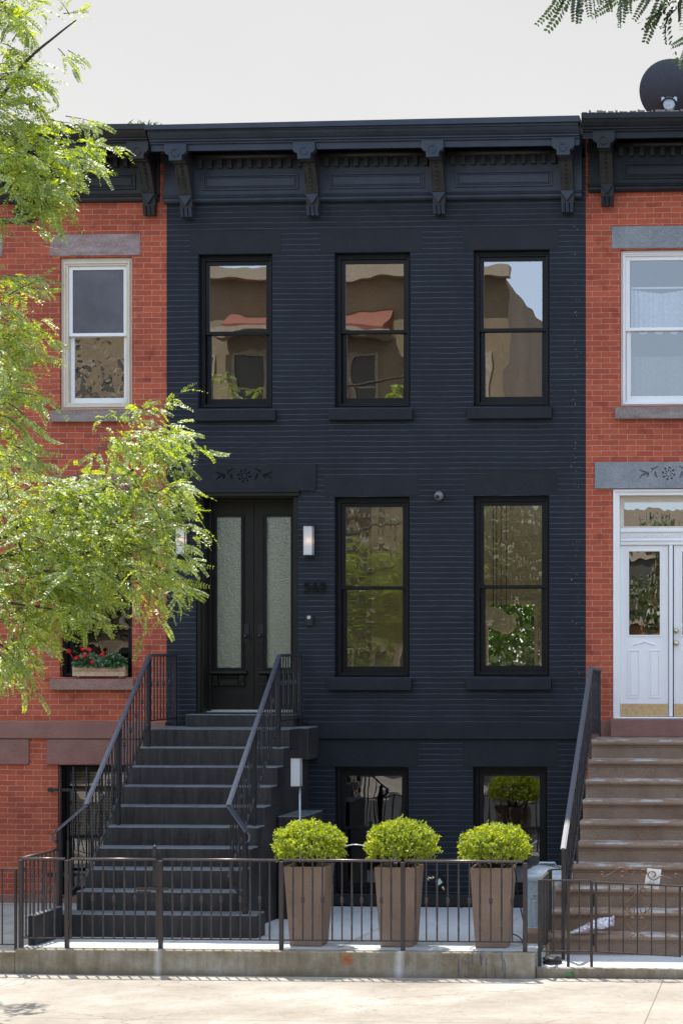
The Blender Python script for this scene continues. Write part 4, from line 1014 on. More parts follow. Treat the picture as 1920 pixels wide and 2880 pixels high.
for i in range(0,10):
    zt=RZ-RR*i; yf=-1.0-RTR*i; xa=RX0 if i<6 else RX0-.14-.03*(i-6)
    mb=MB(); bull(mb,xa,RX1+(RX0-xa),yf,(yf+RTR+.05) if i else -.01,zt,RR)
    part('step',mb,M['steps_brown'],st2)
mb=MB(); mb.box(rd[0]-.004,rd[1]+.004,-.26,.02,RZ+.002,rd[2]+.003); part('door_step',mb,M['brownstone'],st2,bevel=.008)
prof=[(-.012,-.25),(-1.0-RTR*9+.1,-.25)]
for i in range(9,-1,-1): prof += [(-1.0-RTR*i+.04,RZ-RR*i-.06-(RR if i<9 else 0)),(-1.0-RTR*i+.04,RZ-RR*i-.06)]
prof.append((-.012,RZ-.06)); mb=MB(); mb.prism(prof,RX0+.02,RX1-.02); part('stoop_side',mb,M['brownstone'],st2)
mb=MB(); mb.box(-2.93,-2.66,-3.75,-3.35,RG-.02,.10); part('low_cheek_wall',mb,M['steps_brown'],st2,bevel=.02)
ri=M['rust_iron']
rp=[(-.08,2.80),(-1.2,2.84),(-3.93,.985)]
for lab,xr in (('black iron railing with ornate bars on the near side of the brownstone steps',-2.48),('black iron railing on the far right side of the brownstone steps',RX1-.02)):
    t,pts=stair_rail(lab,xr,1,rp,None,(xr,-2,RG),(ri,plain('worn_black_handrail',(.085,.09,.11),.55,.1)))
    for y,zb in ((-.1,RZ),(-1.22,RZ-RR),(-2.6,RZ-RR*6)):
        post(t,xr,y,zb,zat(pts,y),ri,.022)
    post(t,xr,-3.93,RG,.985,ri,.035)
    y=-.2; k=0
    while y>-3.88:
        baluster(t,(me_t,me_p)[k%2],(xr,y,zat(pts,y)-RH+.01)); k+=1
        # scroll ornaments between bars
        y-=.105
    mb=MB()
    for j in range(11):
        y=-1.3-.24*j; z=zat(pts,y)-.38
        for s in (-1,1): mb.tube([(xr,y+s*(.035+.03*math.cos(g)),z+s*.12+.055*math.sin(g)) for g in [i*5.2/12 for i in range(13)]],.006,5)
    part('scrollwork',mb,ri,t)
# ------------------------------------------------------------------ right fence and gate
YR=-4.40; rtp=.715; rbt=.0
rx=[wx(q,YR) for q in (1239,1304.5,1358,1366,1561)]
rf=thing('iron_fence','rusty black iron fence with crooked corner beside the trash can','fence',(rx[0],YR,-.15),'low iron front fences')
for i in range(3): post(rf,rx[i],YR,-.155,rtp-.006,ri,.028 if i else .034)
rme=raw('baluster',bal_mesh('plain',rtp-rbt,.013),ri)
mb=MB(); mb.bar((rx[0],YR,rtp),(rx[2],YR,rtp),.034,.013); mb.bar((rx[0],YR,rtp),(rx[0]+.0,-3.5,rtp+.01),.034,.013); mb.bar((rx[0],-3.5,rtp+.01),(rx[0]+.21,-3.45,rtp+.02),.034,.013); part('top_rail',mb,ri,rf)
mb=MB(); mb.bar((rx[0],YR,rbt),(rx[2],YR,rbt),.026,.012); mb.bar((rx[0],YR,rbt),(rx[0],-3.5,rbt),.026,.012); part('bottom_rail',mb,ri,rf)
for u in (.27*.5,.5): pass
for x in (wx(1271,YR),wx(1330,YR)): baluster(rf,rme,(x,YR,rbt))
for k in range(6): baluster(rf,rme,(rx[0],YR+.13*(k+1),rbt))
post(rf,rx[0],-3.5,-.15,rtp,ri,.028)
g2=thing('iron_gate','rusty iron gate with wire scrolls on top, in front of the brownstone steps','gate',((rx[3]+rx[4])/2,YR,0),'iron gates')
gz=.70; sag=.04
for x,dz in ((rx[3]+.01,0),(rx[4],-sag)): post(g2,x,YR,rbt-.01+dz,gz+dz,ri,.024,'stile')
mb=MB(); mb.bar((rx[3],YR,gz),(rx[4]+.1,YR,gz-sag),.032,.013); part('top_rail',mb,ri,g2)
mb=MB(); mb.bar((rx[3],YR,rbt),(rx[4],YR,rbt-sag),.022,.012); part('bottom_rail',mb,ri,g2)
for k in range(5): 
    x=rx[3]+(rx[4]-rx[3])*(k+1)/6; baluster(g2,raw('baluster',bal_mesh('plain',gz-rbt-.01,.013),ri) if k==0 else rme,(x,YR,rbt-sag*(k+1)/6-.008))
def spiral(cx,cz,r,turns,a0,dr=.75,n=20,y=YR,sx=1):
    return [(cx+sx*r*(1-dr*i/n)*math.cos(a0+turns*2*math.pi*i/n),y,cz+r*(1-dr*i/n)*math.sin(a0+turns*2*math.pi*i/n)) for i in range(n+1)]
Q=lambda a,b: at((1440+a/3.267)/K,(2340+b/3.267)/K,YR)
mb=MB(); wr=.0055
def wire(pl): mb.tube(smooth([Q(a,b) for a,b in pl],4),wr,5)
wire([(850,412),(905,385),(960,345),(1000,330),(1035,345),(1052,375),(1060,400)])
wire([(805,415),(850,412),(835,375),(815,370),(810,395),(830,398)])
def sp(cx,cy,r,a0,t,sx=1):
    pts=[]
    for i in range(17):
        rr_=r*(1-.6*i/16); g=a0+t*i/16; pts.append((cx+sx*rr_*math.cos(g),cy+rr_*math.sin(g)))
    mb.tube([Q(a,b) for a,b in pts],wr,5)
for (cx,cy,r,a0,t,sx) in ((1010,395,36,-.2,-5,1),(1095,372,45,2.6,5.2,1),(1200,378,38,.3,-5.2,1),(1290,398,44,2.8,5.2,1),(1500,410,28,.2,-5,1),
   (1108,545,35,2.2,4.8,1),(1195,545,35,2.2,4.8,-1),(1105,720,36,-2.3,-4.8,1),(1195,720,36,-2.3,-4.8,-1),(1112,810,32,2.4,4.6,1),(1185,810,32,2.4,4.6,-1),(1112,970,28,-1.2,-4.6,1),(1180,970,28,-1.2,-4.6,-1)): sp(cx,cy,r,a0,t,sx)
wire([(1240,390),(1258,420),(1300,445),(1340,425),(1370,405),(1470,440)])
for s in (-1,1):
    wire([(1148+s*8,560),(1148+s*60,620),(1148+s*115,660),(1148+s*108,715),(1148+s*60,755)]); wire([(1148+s*90,760),(1148+s*118,810),(1148+s*80,870),(1148+s*10,935)])
part('scrollwork',mb,plain('thin_rusty_wire',(.16,.10,.07),.5,.4),g2)
for z in (.12,.52):
    mb=MB(); mb.box(rx[2]+.012,rx[2]+.03,YR-.02,YR+.0,z-.06,z+.06); part('hinge',mb,M['door_black'],g2)
# paper notice
c=[Q(1238,338),Q(1368,350),Q(1345,532),Q(1208,515)]
mb=MB(); mb.plate([(v.x,v.z) for v in (c[3],c[2],c[1],c[0])],YR+.020,YR+.022)
nt_=tag(part('paper_notice',mb,plain('paper',(.80,.78,.74),.8),None,loc=(c[3].x,YR,c[3].z)),'white paper notice clipped to the scrolled gate','notice')
mb=MB(); ux=(c[2]-c[3]).normalized(); uz=(c[0]-c[3]).normalized(); o0=c[3]
for (a,b,ln) in ((.035,.055,.07),(.03,.045,.09),(.045,.065,.05)):
    p=o0+ux*a+uz*b; q=p+ux*ln; mb.bar((p.x,YR+.019,p.z),(q.x,YR+.019,q.z),.001,.003)
for k in range(3):
    p=o0+ux*.05+uz*(.135+.013*k); q=p+ux*(.06-.01*k); mb.bar((p.x,YR+.019,p.z),(q.x,YR+.019,q.z),.001,.003)
part('printed_lines',mb,plain('grey_ink',(.25,.25,.25),.8),nt_)
# newspaper bag on the steps
def bag():
    r=random.Random(4); mb=MB(); n=22; m=12
    pb=at(1310,2098,-3.75); 
    zs=RZ-RR*9+.012; a=Vector((wx(1311,-3.62),-3.62,zs)); b=Vector((wx(1407,-3.62),-3.58,zs+.075))
    vs=[]
    for i in range(n+1):
        t=i/n; c=a.lerp(b,t); w=.02+.055*min(1,t*2.2)+.01*math.sin(t*19); h=.012+.05*min(1,t*2)+(.01 if t>.5 else 0)
        for k in range(m):
            g=2*math.pi*k/m; j=1+.18*r.uniform(-1,1)
            vs.append((c.x+.01*r.uniform(-1,1),c.y+w*math.cos(g)*j,c.z+h*(1+math.sin(g)*j)*.75))
    fs=[(i*m+k,i*m+(k+1)%m,(i+1)*m+(k+1)%m,(i+1)*m+k) for i in range(n) for k in range(m)]+[tuple(range(m))[::-1],tuple(n*m+k for k in range(m))]
    mb.add(vs,fs,False); m_,nt,b_=newmat('printed_plastic_bag'); nn=noise(nt,pos(nt,(9,9,60)),1.6,4,.7); n2=noise(nt,pos(nt,(20,20,20)),1.0,2)
    col=mix(nt,ramp(nt,nn,[(.53,(0,)*3),(.6,(1,)*3)]),(.72,.74,.80),ramp(nt,n2,[(.4,(.12,.14,.45)),(.55,(.6,.06,.10)),(.65,(.25,.3,.6))]))
    L(nt,col,b_.inputs['Base Color']); b_.inputs['Roughness'].default_value=.25
    return tag(part('newspaper_bag',mb,m_,None,loc=a),'newspaper in a printed white plastic bag lying on the bottom brownstone step','bag')
bag()
# metal disc stack by the fence corner
p=at(1262,2195,YR); mb=MB(); c=Vector((wx(1268,-4.2),-4.2,-.15))
mb.lathe(c,[(.0,0),(.10,0),(.10,.02),(.085,.022),(.085,.035),(.10,.037),(.10,.055),(.02,.06),(.0,.06)],18); tag(part('lid_stack',mb,M['rust_iron'],None,loc=c),'small rusty round metal lids stacked on the ground by the fence corner','lid')
# trash can
tc=Vector((wx(1257,-2.75),-2.75,-.025)); 
t=thing('trash_can','galvanised metal trash can with lid, beside the brownstone steps','trash can',tc)
prof=[]
mb=MB(); n=72; hs=[(.0,.205),(.02,.21),(.06,.212),(.08,.215),(.30,.228),(.50,.238),(.53,.243),(.58,.245),(.60,.25),(.615,.25)]
vs=[]
for z,r in hs:
    for k in range(n):
        rr_=r+(.010*math.cos(k*math.pi*2/n*18) if .05<z<.52 else 0); g=2*math.pi*k/n; vs.append((tc.x+rr_*math.cos(g),tc.y+rr_*math.sin(g),tc.z+z))
mb.add(vs,[(i*n+k,i*n+(k+1)%n,(i+1)*n+(k+1)%n,(i+1)*n+k) for i in range(len(hs)-1) for k in range(n)]+[tuple(range(n))[::-1]],True); part('can_body',mb,M['steel'],t)
mb=MB(); mb.lathe((tc.x,tc.y,tc.z+.60),[(.270,-.03),(.276,-.02),(.274,.03),(.262,.042),(.24,.045),(.225,.07),(.18,.09),(.165,.105),(.09,.122),(.001,.125)],40); mb.tube([(tc.x-.10,tc.y-.02,tc.z+.71),(tc.x-.08,tc.y-.02,tc.z+.75),(tc.x+.08,tc.y-.02,tc.z+.75),(tc.x+.10,tc.y-.02,tc.z+.71)],.012,6); part('lid',mb,M['steel'],t)
mb=MB(); g0=-2.0; hx,hy=tc.x+.24*math.cos(g0),tc.y+.24*math.sin(g0)
mb.tube([(hx-.05,hy,tc.z+.42),(hx-.05,hy-.02,tc.z+.36),(hx+.05,hy-.02,tc.z+.36),(hx+.05,hy,tc.z+.42)],.008,6); mb.box(hx-.06,hx+.06,hy-.008,hy+.02,tc.z+.42,tc.z+.455); part('side_handle',mb,M['steel'],t)
mb=MB()
for k in range(12): 
    cc=Vector((tc.x-.02+.024*k,tc.y-.10,tc.z+.74-.0008*k*k)); mb.tube([cc+Vector((.016*math.cos(g),.006*math.sin(g)*(1 if k%2 else -1),.009*math.sin(g))) for g in [j*2*math.pi/8 for j in range(8)]],.0035,4,closed=True)
part('chain',mb,M['iron'],t)
# ------------------------------------------------------------------ satellite dish
YS=.5
c=at(1541,211,YS); t=thing('satellite_dish','dark grey satellite dish seen from behind on the roof of the right house','satellite dish',(c.x,YS,ZT+.05))
Md=Matrix.Rotation(R(-62),3,'X')
rd_=.395
mb=MB(); prof=[(max(.001,rd_*i/10),.10*(i/10)**2) for i in range(11)]; pr2=[(r,z+.008) for r,z in prof[::-1]]
mb.lathe(c-Md@Vector((0,0,.05)),prof+[(rd_+.008,.105)]+pr2,48,Md); part('dish',mb,plain('dish_grey',(.045,.056,.075),.6),t)
mb=MB(); bz=at(1537,238,YS-.1)
mb.box(bz.x-.07,bz.x+.07,YS-.16,YS-.12,bz.z-.14,bz.z+.06); mb.box(bz.x-.095,bz.x-.06,YS-.17,YS-.10,bz.z+.02,bz.z+.07); mb.box(bz.x+.06,bz.x+.095,YS-.17,YS-.10,bz.z+.02,bz.z+.07)
mb.tube([(bz.x,YS-.12,bz.z-.1),(bz.x,YS-.1,ZT-.2)],.025,10)
mb.lathe((bz.x,YS-.16,bz.z-.02),[(.085,0),(.085,.03),(.07,.035),(.04,.03),(.001,.04)],18,Mx)
part('mount',mb,M['steel'],t)
mb=MB(); 
for k in range(3): mb.tube([(bz.x+(.08+.012*k)*math.cos(g),YS-.20-.01*k,bz.z-.03-.015*k+(.085+.012*k)*math.sin(g)) for g in [j*2*math.pi/16 for j in range(16)]],.006,5,closed=True)
part('cable_coil',mb,M['door_black'],t)
# weeds on the cornice joint
mb=MB(); r=random.Random(2); wc=Vector((XL-.12,-.55,ZT+.02))
for k in range(26):
    a=r.uniform(0,6.28); l=r.uniform(.04,.12); b0=wc+Vector((r.uniform(-.22,.2),r.uniform(-.06,.06),0)); d=Vector((math.cos(a)*l,math.sin(a)*l*.6,l*.7)); s=Vector((.008,.003,0))
    mb.add([b0-s,b0+s,b0+d*.6+s,b0+d,b0+d*.6-s],[(0,1,2,3,4)])
tag(part('weed',mb,M['ger_leaf'],None,loc=wc),'small weeds growing in the roof gutter where two cornices meet','weed','weeds')
mb=MB(); wc=Vector((wx(1310,AR-.09),AR-.10,SW))
for k in range(22):
    a=r.uniform(0,6.28); l=r.uniform(.03,.08); b0=wc+Vector((r.uniform(-.02,.02),0,0)); d=Vector((math.cos(a)*l*.6,math.sin(a)*l*.4,l)); s=Vector((.006,.003,0))
    mb.add([b0-s,b0+s,b0+d*.6+s*2,b0+d,b0+d*.6-s*2],[(0,1,2,3,4)])
tag(part('weed',mb,M['ger_leaf'],None,loc=wc),'tiny green weed at the foot of the right kerb','weed','weeds')
# ------------------------------------------------------------------ honey locusts
RT=np.random.default_rng(8)
def leaf_template(npair=10,Ln=.20,ll=.030,lw=.0125,droop=.35):
    V=[];Fq=[]
    def rp(t): return np.array([Ln*t,0,-droop*Ln*t*t])
    for i in range(npair):
        t=.14+.84*i/(npair-1); sc=.75+.35*math.sin(math.pi*min(1,t*1.0)); c=rp(t)
        for s in (-1,1):
            d=np.array([.42,s*.9,-.12+RT.uniform(-.3,.3)]); d/=np.linalg.norm(d); p=np.cross(np.array([RT.uniform(-.5,.5),RT.uniform(-.5,.5),1.]),d); p/=np.linalg.norm(p)
            l=ll*sc; w=lw*sc
            V += [c,c+d*l*.35+p*w*.5,c+d*l*.8+p*w*.42,c+d*l,c+d*l*.8-p*w*.42,c+d*l*.35-p*w*.5]
    return np.array(V)
def basis(d,up):
    d=d/np.linalg.norm(d); s=np.cross(up,d); s/=np.linalg.norm(s)+1e-9; n=np.cross(d,s); return np.stack([d,s,n],1)
class Crown:
    def __init__(s,seed): s.r=np.random.default_rng(seed); s.leaves=[]; s.tw=MB(); s.temps=[leaf_template(n,L_,ll,lw,dr) for n,L_,ll,lw,dr in ((12,.17,.026,.0145,.35),(14,.21,.027,.0145,.5),(10,.13,.024,.013,.2),(13,.18,.027,.0145,.8),(12,.18,.026,.014,.6),(13,.19,.027,.015,.3),(11,.16,.025,.014,.45),(12,.2,.027,.014,.1))]
    def leaf(s,p,d,sc=1.0):
        up=np.array([0,-.45,.85])+s.r.normal(size=3)*.55; T=s.temps[s.r.integers(8)]*sc*s.r.uniform(.75,1.15)
        s.leaves.append(T@basis(d,up).T+p)
    def twig(s,p,d,length,nl,sc=1.0,r0=.0045):
        p=np.array(p,float); d=np.array(d,float); d/=np.linalg.norm(d); pts=[p.copy()]; seg=length/nl
        for i in range(nl):
            d=d+s.r.normal(size=3)*.14+np.array([0,0,-.07]); d/=np.linalg.norm(d); p=p+d*seg; pts.append(p.copy())
            side=np.cross(d,[0,0,1.]); side/=np.linalg.norm(side)+1e-9
            for sg in ((1,-1) if s.r.random()<.35 else ((1,) if i%2 else (-1,))):
                ld=d*.55+side*sg*.8+np.array([0,0,s.r.uniform(-.55,.25)])+s.r.normal(size=3)*.22
                s.leaf(p,ld,sc)
        s.leaf(p,d,sc)
        s.tw.tube([tuple(q) for q in pts],r0,5,.0018)
    def build(s,parent,name='foliage',mat=None):
        V=np.concatenate(s.leaves); n=len(V)//6; o_=OFF[parent]; V=V-np.array([o_.x,o_.y,o_.z])
        me=bpy.data.meshes.new(name); me.vertices.add(6*n); me.vertices.foreach_set('co',V.ravel()); me.loops.add(6*n); me.loops.foreach_set('vertex_index',np.arange(6*n)); me.polygons.add(n)
        me.polygons.foreach_set('loop_start',np.arange(0,6*n,6)); me.polygons.foreach_set('loop_total',np.full(n,6)); me.update(); me.materials.append(mat)
        o=bpy.data.objects.new(name,me); C.objects.link(o); o.parent=parent; OFF[o]=o_
        tw_=part('twigs',s.tw,M['bark'],parent); tw_['kind']='stuff'; return n
TY=-8.4
tx=wx(-420,TY)
tree=thing('honey_locust','honey locust street tree with feathery yellow green leaves reaching over the left red house','tree',(tx,TY,SW),'honey locusts')
cr=Crown(42); r=cr.r
tr=MB()
DENS=1.8
def v3(q,v,y): return tuple(at(q,v,y))
TB=at(-420,1500,TY)
trunk=[(tx,TY,SW-.05),(tx+.03,TY,.6),(tx-.02,TY,2.2),(tx+.05,TY,3.4),(tx+.02,TY+.1,5.0),(tx+.15,TY,7.0),(tx+.1,TY,9.5)]
tr.tube(smooth(trunk,4),.16,12,.05)
part('trunk',tr,M['bark'],tree)
limbs=[ # polylines in survey bearings (q x, q y, Y) and foliage amount
 dict(p=[(-420,1330,-8.4),(-120,1310,-7.2),(20,1275,-7.1),(150,1290,-7.0)],r=.035),
 dict(p=[(-420,1420,-8.4),(-100,1300,-7.0),(60,1200,-6.9),(210,1140,-6.8),(330,1060,-6.8),(400,1000,-6.8)],r=.035),
 dict(p=[(60,1290,-7.2),(200,1270,-7.0),(300,1210,-6.9),(400,1160,-6.8)],r=.016),
 dict(p=[(100,1310,-7.2),(240,1330,-7.2),(350,1330,-7.1),(440,1335,-7.0)],r=.014),
 dict(p=[(-100,1350,-7.4),(0,1380,-7.6),(120,1400,-7.6),(250,1430,-7.6)],r=.018),
 dict(p=[(-420,1000,-8.4),(-150,880,-8.9),(-20,820,-9.2),(50,780,-9.2)],r=.03),
 dict(p=[(-420,700,-8.4),(-120,560,-9.0),(0,510,-9.2),(80,505,-9.3),(140,440,-9.3),(170,380,-9.3),(200,350,-9.3)],r=.03),
 dict(p=[(-420,500,-8.4),(-150,300,-9.2),(-20,240,-9.5),(60,140,-9.5),(130,80,-9.5),(175,45,-9.5)],r=.022),
 dict(p=[(-420,300,-8.4),(-100,80,-9.4),(20,-40,-9.4)],r=.03),
 dict(p=[(-420,900,-8.4),(-560,760,-8.6),(-700,640,-8.8)],r=.03), dict(p=[(-420,600,-8.4),(-540,400,-8.6),(-640,200,-8.8)],r=.025), dict(p=[(-420,1250,-8.4),(-560,1180,-8.6),(-720,1120,-8.6)],r=.03),
 dict(p=[(-420,1500,-8.4),(-120,1500,-7.2),(0,1480,-7.1),(60,1560,-7.1)],r=.018)]
for l in limbs:
    mb=MB(); mb.tube(smooth([v3(*q) for q in l['p']],5),l['r'],7,.005); part('branch',mb,M['bark'],tree)
def fill(q,v,rx_,ry_,n,dirx=1,y0=-7.9,y1=-6.4,sc=1.0,ln=(.22,.5),dz=(-.5,.5)):
    for _ in range(int(round(n*DENS))):
        a=r.random()*2*math.pi; rr_=math.sqrt(r.random())
        Y=r.uniform(y0,y1); p=at(q+rx_*rr_*math.cos(a),v+ry_*rr_*math.sin(a),Y)
        d=(dirx*r.uniform(.2,1.0)+r.normal()*.35,r.normal()*.5,r.uniform(*dz)); cr.twig(p,d,r.uniform(*ln),int(r.integers(3,7)),sc)
# big lower mass
fill(-40,1230,120,230,36); fill(70,1180,90,110,24); fill(60,1330,110,90,30); fill(190,1150,110,70,24); fill(180,1250,110,70,22); fill(190,1310,110,50,22); fill(300,1130,55,50,11); fill(315,1220,50,50,9); fill(320,1310,40,35,6,dz=(-.6,.1))
fill(90,1345,70,30,9,dz=(-.8,0)); fill(20,1420,45,55,8,dz=(-.9,0)); fill(-15,1490,50,45,7,dz=(-.7,.1),y0=-5.9,y1=-5.2,ln=(.15,.35)); fill(250,1320,60,20,4,dz=(-.9,0)); fill(-10,1520,30,30,3,dz=(-.9,0)); fill(330,1375,10,8,1,dz=(-1,-.4))
fill(395,1120,20,30,3,ln=(.12,.25)); fill(385,1300,20,25,2,ln=(.12,.25))
# upper lobe of it
fill(280,1015,65,32,8); fill(340,982,42,32,6); fill(365,1022,30,20,3,ln=(.12,.25)); fill(225,1030,50,15,3); fill(310,950,30,10,2); fill(215,975,20,8,1)
def fill9(*a,**k):
    a=list(a); a[4]=max(1,int(round(a[4]*.68)))
    k.setdefault('ln',(.1,.26)); k.setdefault('y0',-10.0); k.setdefault('y1',-8.8); fill(*a,**k)
# mid left
fill9(-30,790,50,150,18); fill9(10,650,35,40,6,ln=(.15,.35)); fill9(15,760,30,60,7,ln=(.15,.35)); fill9(20,880,30,60,7,ln=(.15,.35)); fill9(-20,950,40,60,7); fill9(0,1040,60,40,9)
# upper mass over the cornice
fill9(10,340,55,60,12); fill9(70,400,75,55,17); fill9(130,370,55,40,8); fill9(160,345,40,25,4,ln=(.15,.3)); fill9(20,460,40,30,5,ln=(.15,.3)); fill9(90,445,40,18,4,ln=(.15,.3),dz=(-.9,-.2)); fill9(-80,380,90,110,16)
# top left against the sky
fill9(-40,100,60,150,20); fill9(5,60,32,70,7,ln=(.1,.24)); fill9(20,170,36,60,8,ln=(.1,.24)); fill9(10,270,35,35,6,ln=(.15,.3)); fill9(-10,220,40,60,9); fill9(55,45,15,20,1,ln=(.1,.2))
fill9(135,270,30,8,1,ln=(.12,.25)); fill9(155,35,14,10,2,ln=(.08,.16),sc=.8); fill9(150,115,22,10,2,ln=(.1,.2),sc=.75,dz=(-.9,-.1)); fill9(75,225,14,20,2,ln=(.1,.2),dz=(-1,-.4))
# crown outside the frame
fill(-300,1230,200,300,50,dirx=-.3,y0=-9.2,y1=-6); fill9(-140,350,60,480,28,dirx=-.1,y0=-10.4,y1=-8.9)
fill(-640,700,120,500,48,dirx=-.6,y0=-9.6,y1=-7.6); fill(-600,1150,130,180,24,dirx=-.6,y0=-9.4,y1=-7)
DENS=1.0
nl=cr.build(tree,'foliage',M['leaf'])
print('leaflets',nl)
# loose thin dry twig
mb=MB(); mb.tube(smooth([v3(-10,535,-9.2),v3(60,555,-9.2),v3(140,573,-9.2),v3(165,570,-9.2),v3(200,548,-9.2)]),.004,5,.0025); part('dry_twig',mb,plain('dry_twig',(.45,.26,.13),.7),tree)
# second tree, upper right
TY2=-12.0
tx2=wx(2200,TY2)
tree2=thing('honey_locust','honey locust whose dark drooping leaf tips enter at the top right corner','tree',(tx2,TY2,SW),'honey locusts')
cr=Crown(77); r=cr.r
mb=MB(); mb.tube(smooth([(tx2,TY2,SW-.05),(tx2+.05,TY2,3),(tx2-.05,TY2,7),(tx2,TY2,10.5)],4),.17,12,.06); part('trunk',mb,M['bark'],tree2)
for pl in ([(2200,300,TY2),(1900,-60,TY2),(1700,-120,TY2),(1500,-110,TY2),(1300,-60,TY2)],[(1700,-120,TY2),(1590,-50,TY2),(1562,0,TY2),(1560,38,TY2),(1558,50,TY2)],[(2200,500,TY2),(1800,150,TY2),(1640,100,TY2),(1580,110,TY2)]):
    mb=MB(); mb.tube(smooth([v3(*q) for q in pl],5),.022 if len(pl)>4 else .012,6,.004); part('branch',mb,M['bark'],tree2)
def spray(q,v,dq,dv,sc,Y=TY2):
    p=np.array(at(q,v,Y)); e=np.array(at(q+dq,v+dv,Y)); cr.leaf(p,(e-p)+r.normal(size=3)*.02,sc*1.45)
for (q,v,dq,dv,sc) in ((1300,-25,-18,60,1.0),(1308,-20,-8,70,1.0),(1325,-25,0,80,1.1),(1340,-25,-16,90,1.15),(1290,-25,-25,50,.9),(1347,-30,-2,70,.85),(1362,-30,0,60,.8),(1392,-40,-3,60,.7),(1400,-40,6,60,.6),(1432,-45,-8,60,.8),(1440,-45,0,60,.8),
   (1500,-25,-25,50,1.0),(1520,-15,-22,60,1.05),(1540,-10,-32,62,1.15),(1550,0,-35,60,1.1),(1540,20,-30,50,.9),(1555,-15,-50,30,1.1),(1570,-10,-60,35,1.0),(1560,10,-30,25,.7),(1590,-20,10,60,.9),(1580,95,-12,40,.8),(1585,120,-18,20,.7)):
    spray(q,v,dq,dv,sc)
fill(1450,-190,200,50,38,dirx=-.5,y0=-12.6,y1=-11.4); fill(1800,-60,140,150,50,dirx=-.3,y0=-12.8,y1=-11.2)
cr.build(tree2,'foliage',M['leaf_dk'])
# ------------------------------------------------------------------ across the street (seen only as reflections in the panes)
by=-47
ab=thing('apartment_building','tan brick apartment building across the street, visible as a reflection in the windows','building',(-28,by,SW))
def far_block(x0,x1,y0,y1,z1):
    mb=MB(); mb.box(x0,x1,y0,y1,SW-.05,z1); return mb
part('wall',far_block(-52,-10.5,by-14,by,16.3),M['tan'],ab)
mb=MB(); mb.box(-52.2,-10.3,by-.1,by+.5,16.3,16.8); mb.box(-52.1,-10.4,by+.001,by+.2,4.0,4.4); mb.box(-52.1,-10.4,by+.001,by+.15,11.0,11.25); part('cornice',mb,M['tan2'],ab)
fm=None
for zf in (1.0,4.6,8.0,11.5):
    for k in range(20):
        x=-50+2.02*k; 
        if fm is None:
            mb=MB(); ring(mb,-.56,.56,-.2,2.2,.13,0,.12); mb.box(-.43,.43,.05,.08,.95,1.05); fm=raw('window',mb,M['tan2']); mb=MB(); mb.box(-.43,.43,.01,.04,-.06,2.06); gm=raw('pane',mb,M['darkglass'])
        o=bpy.data.objects.new('window',fm); C.objects.link(o); o.parent=ab; o.location=Vector((x,by+.002,zf))-OFF[ab]
        q=bpy.data.objects.new('pane',gm); C.objects.link(q); q.parent=o
mb=MB()
mb.prism([(by+.001,15.2),(by+1.2,14.55),(by+1.2,14.45),(by+.001,14.45)],-20.6,-14.6)
part('tiled_roof',mb,M['awning'],ab)
mb=MB(); mb.box(-20.8,-14.4,by+.3,by+1.3,14.25,14.44); part('eaves',mb,M['tan2'],ab)
ob=thing('brick_building','low orange brick building across the street, reflected in the white door glass','building',(4,by+2,SW))
part('wall',far_block(-7.4,22,by-8,by+2,7.6),plain('orange_brick_wall',(.38,.20,.10),.9),ob)
mb=MB(); mb.box(-7.5,22.1,by+2.002,by+2.4,7.2,7.9); part('cornice',mb,M['tan2'],ob)
for zf in (.8,4.2):
    for k in range(8):
        o=bpy.data.objects.new('window',fm); C.objects.link(o); o.parent=ob; o.location=Vector((-5.6+3.4*k,by+2.004,zf))-OFF[ob]
        q=bpy.data.objects.new('pane',gm); C.objects.link(q); q.parent=o
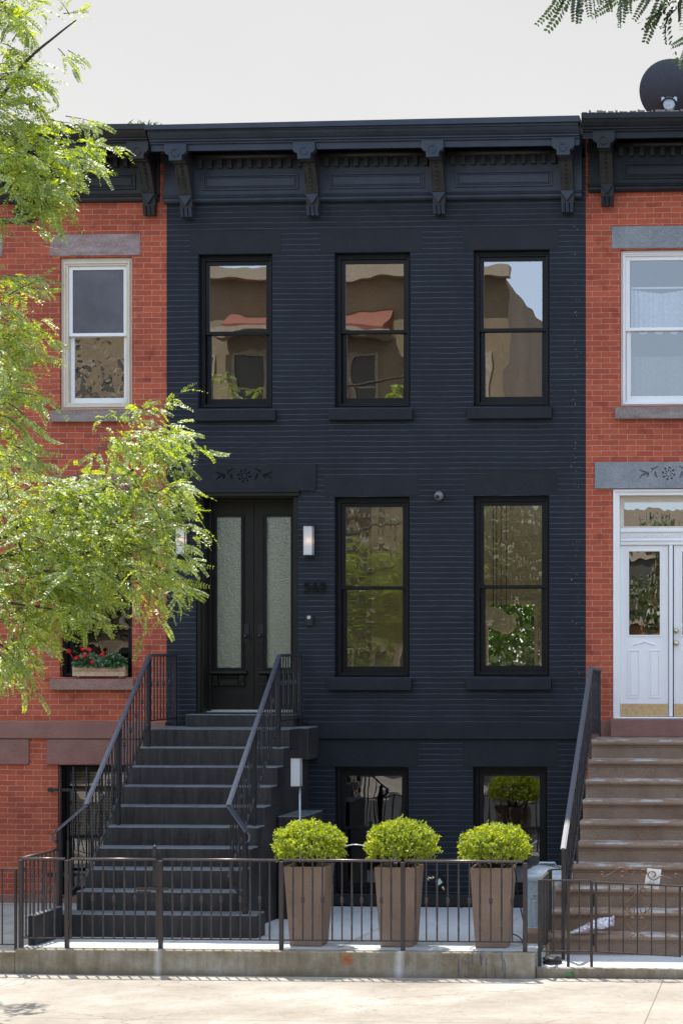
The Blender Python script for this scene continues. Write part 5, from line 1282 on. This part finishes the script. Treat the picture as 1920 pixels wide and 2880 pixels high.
for i,(x,y,zc,rr_,lab) in enumerate(((-15,-30,4.6,3.0,'street tree across the road, the nearer of the two reflected in the parlour windows'),(-8.5,-31,4.2,2.6,'street tree across the road right of the reflected tan building'),(-2.2,-33,3.6,2.3,'small street tree across the road in front of the low orange building'),(-21.5,-31,4.4,2.9,'street tree across the road in front of the far end of the tan building'))):
    t=thing('street_tree',lab,'tree',(x,y,SW),'trees across the street'); rs=np.random.default_rng(i+50); n=5200
    v=rs.normal(size=(n,3)); v/=np.linalg.norm(v,axis=1)[:,None]; rr2=rs.random(n)**.4*(1+.25*np.sin(v[:,0]*5+v[:,2]*6))
    P=v*rr2[:,None]*np.array([rr_*1.25,rr_,rr_])+np.array([x,y,zc+1])
    scatter('crown',P,rs.normal(size=(n,3)),rs.normal(size=(n,3))+np.array([0,0,1]),.18+.14*rs.random(n),.6,M['street_leaf'],t)
    mb=MB(); mb.tube([(x,y,SW-.05),(x,y,2),(x+.2,y,zc+1)],.17,8,.07); part('trunk',mb,M['bark'],t)
# ------------------------------------------------------------------ light
SD=Vector((-.19,.352,1.0)).normalized()     # direction to the sun
sun=bpy.data.lights.new('sun','SUN'); sun.energy=2.7; sun.angle=R(.5); sun.color=(1,.95,.87)
so=bpy.data.objects.new('sun',sun); C.objects.link(so); so.rotation_euler=SD.to_track_quat('Z','Y').to_euler(); so.location=(0,0,30)
wd=bpy.data.worlds.new('World'); S.world=wd; wd.use_nodes=True; nt=wd.node_tree; bg=nt.nodes['Background']
sk=N(nt,'ShaderNodeTexSky'); sk.sky_type='NISHITA'; sk.sun_disc=False; sk.sun_elevation=math.asin(SD.z); sk.sun_rotation=math.atan2(SD.x,SD.y); sk.dust_density=2.0; sk.air_density=1.0
tcn=N(nt,'ShaderNodeTexCoord'); sp_=N(nt,'ShaderNodeSeparateXYZ'); L(nt,tcn.outputs['Generated'],sp_.inputs[0])
mr=N(nt,'ShaderNodeMapRange'); mr.interpolation_type='SMOOTHSTEP'; mr.inputs['From Min'].default_value=-.15; mr.inputs['From Max'].default_value=.45; L(nt,sp_.outputs[1],mr.inputs['Value'])
HZ=1.98
cl_=noise(nt,tcn.outputs['Generated'],2.2,5,.6)
hz=mix(nt,ramp(nt,cl_,[(.3,(0,)*3),(.7,(1,)*3)]),(HZ*.97,HZ*.97,HZ*.975),(HZ*1.03,HZ*1.03,HZ*1.025))
hz=mix(nt,1.0,hz,ramp(nt,sp_.outputs[2],[(.18,(1.09,1.09,1.08)),(.34,(.97,.97,.975))]),'MULTIPLY')
back=mix(nt,.55,sk.outputs[0],(3.6,4.0,4.7))
L(nt,mix(nt,mr.outputs[0],back,hz),bg.inputs['Color']); bg.inputs['Strength'].default_value=.15
S.view_settings.view_transform='Standard'; S.view_settings.look='None'; S.view_settings.gamma=1; S.view_settings.exposure=1.42
S.cycles.max_bounces=8; S.cycles.transparent_max_bounces=16; S.cycles.sample_clamp_indirect=6; S.cycles.caustics_reflective=False; S.cycles.caustics_refractive=False
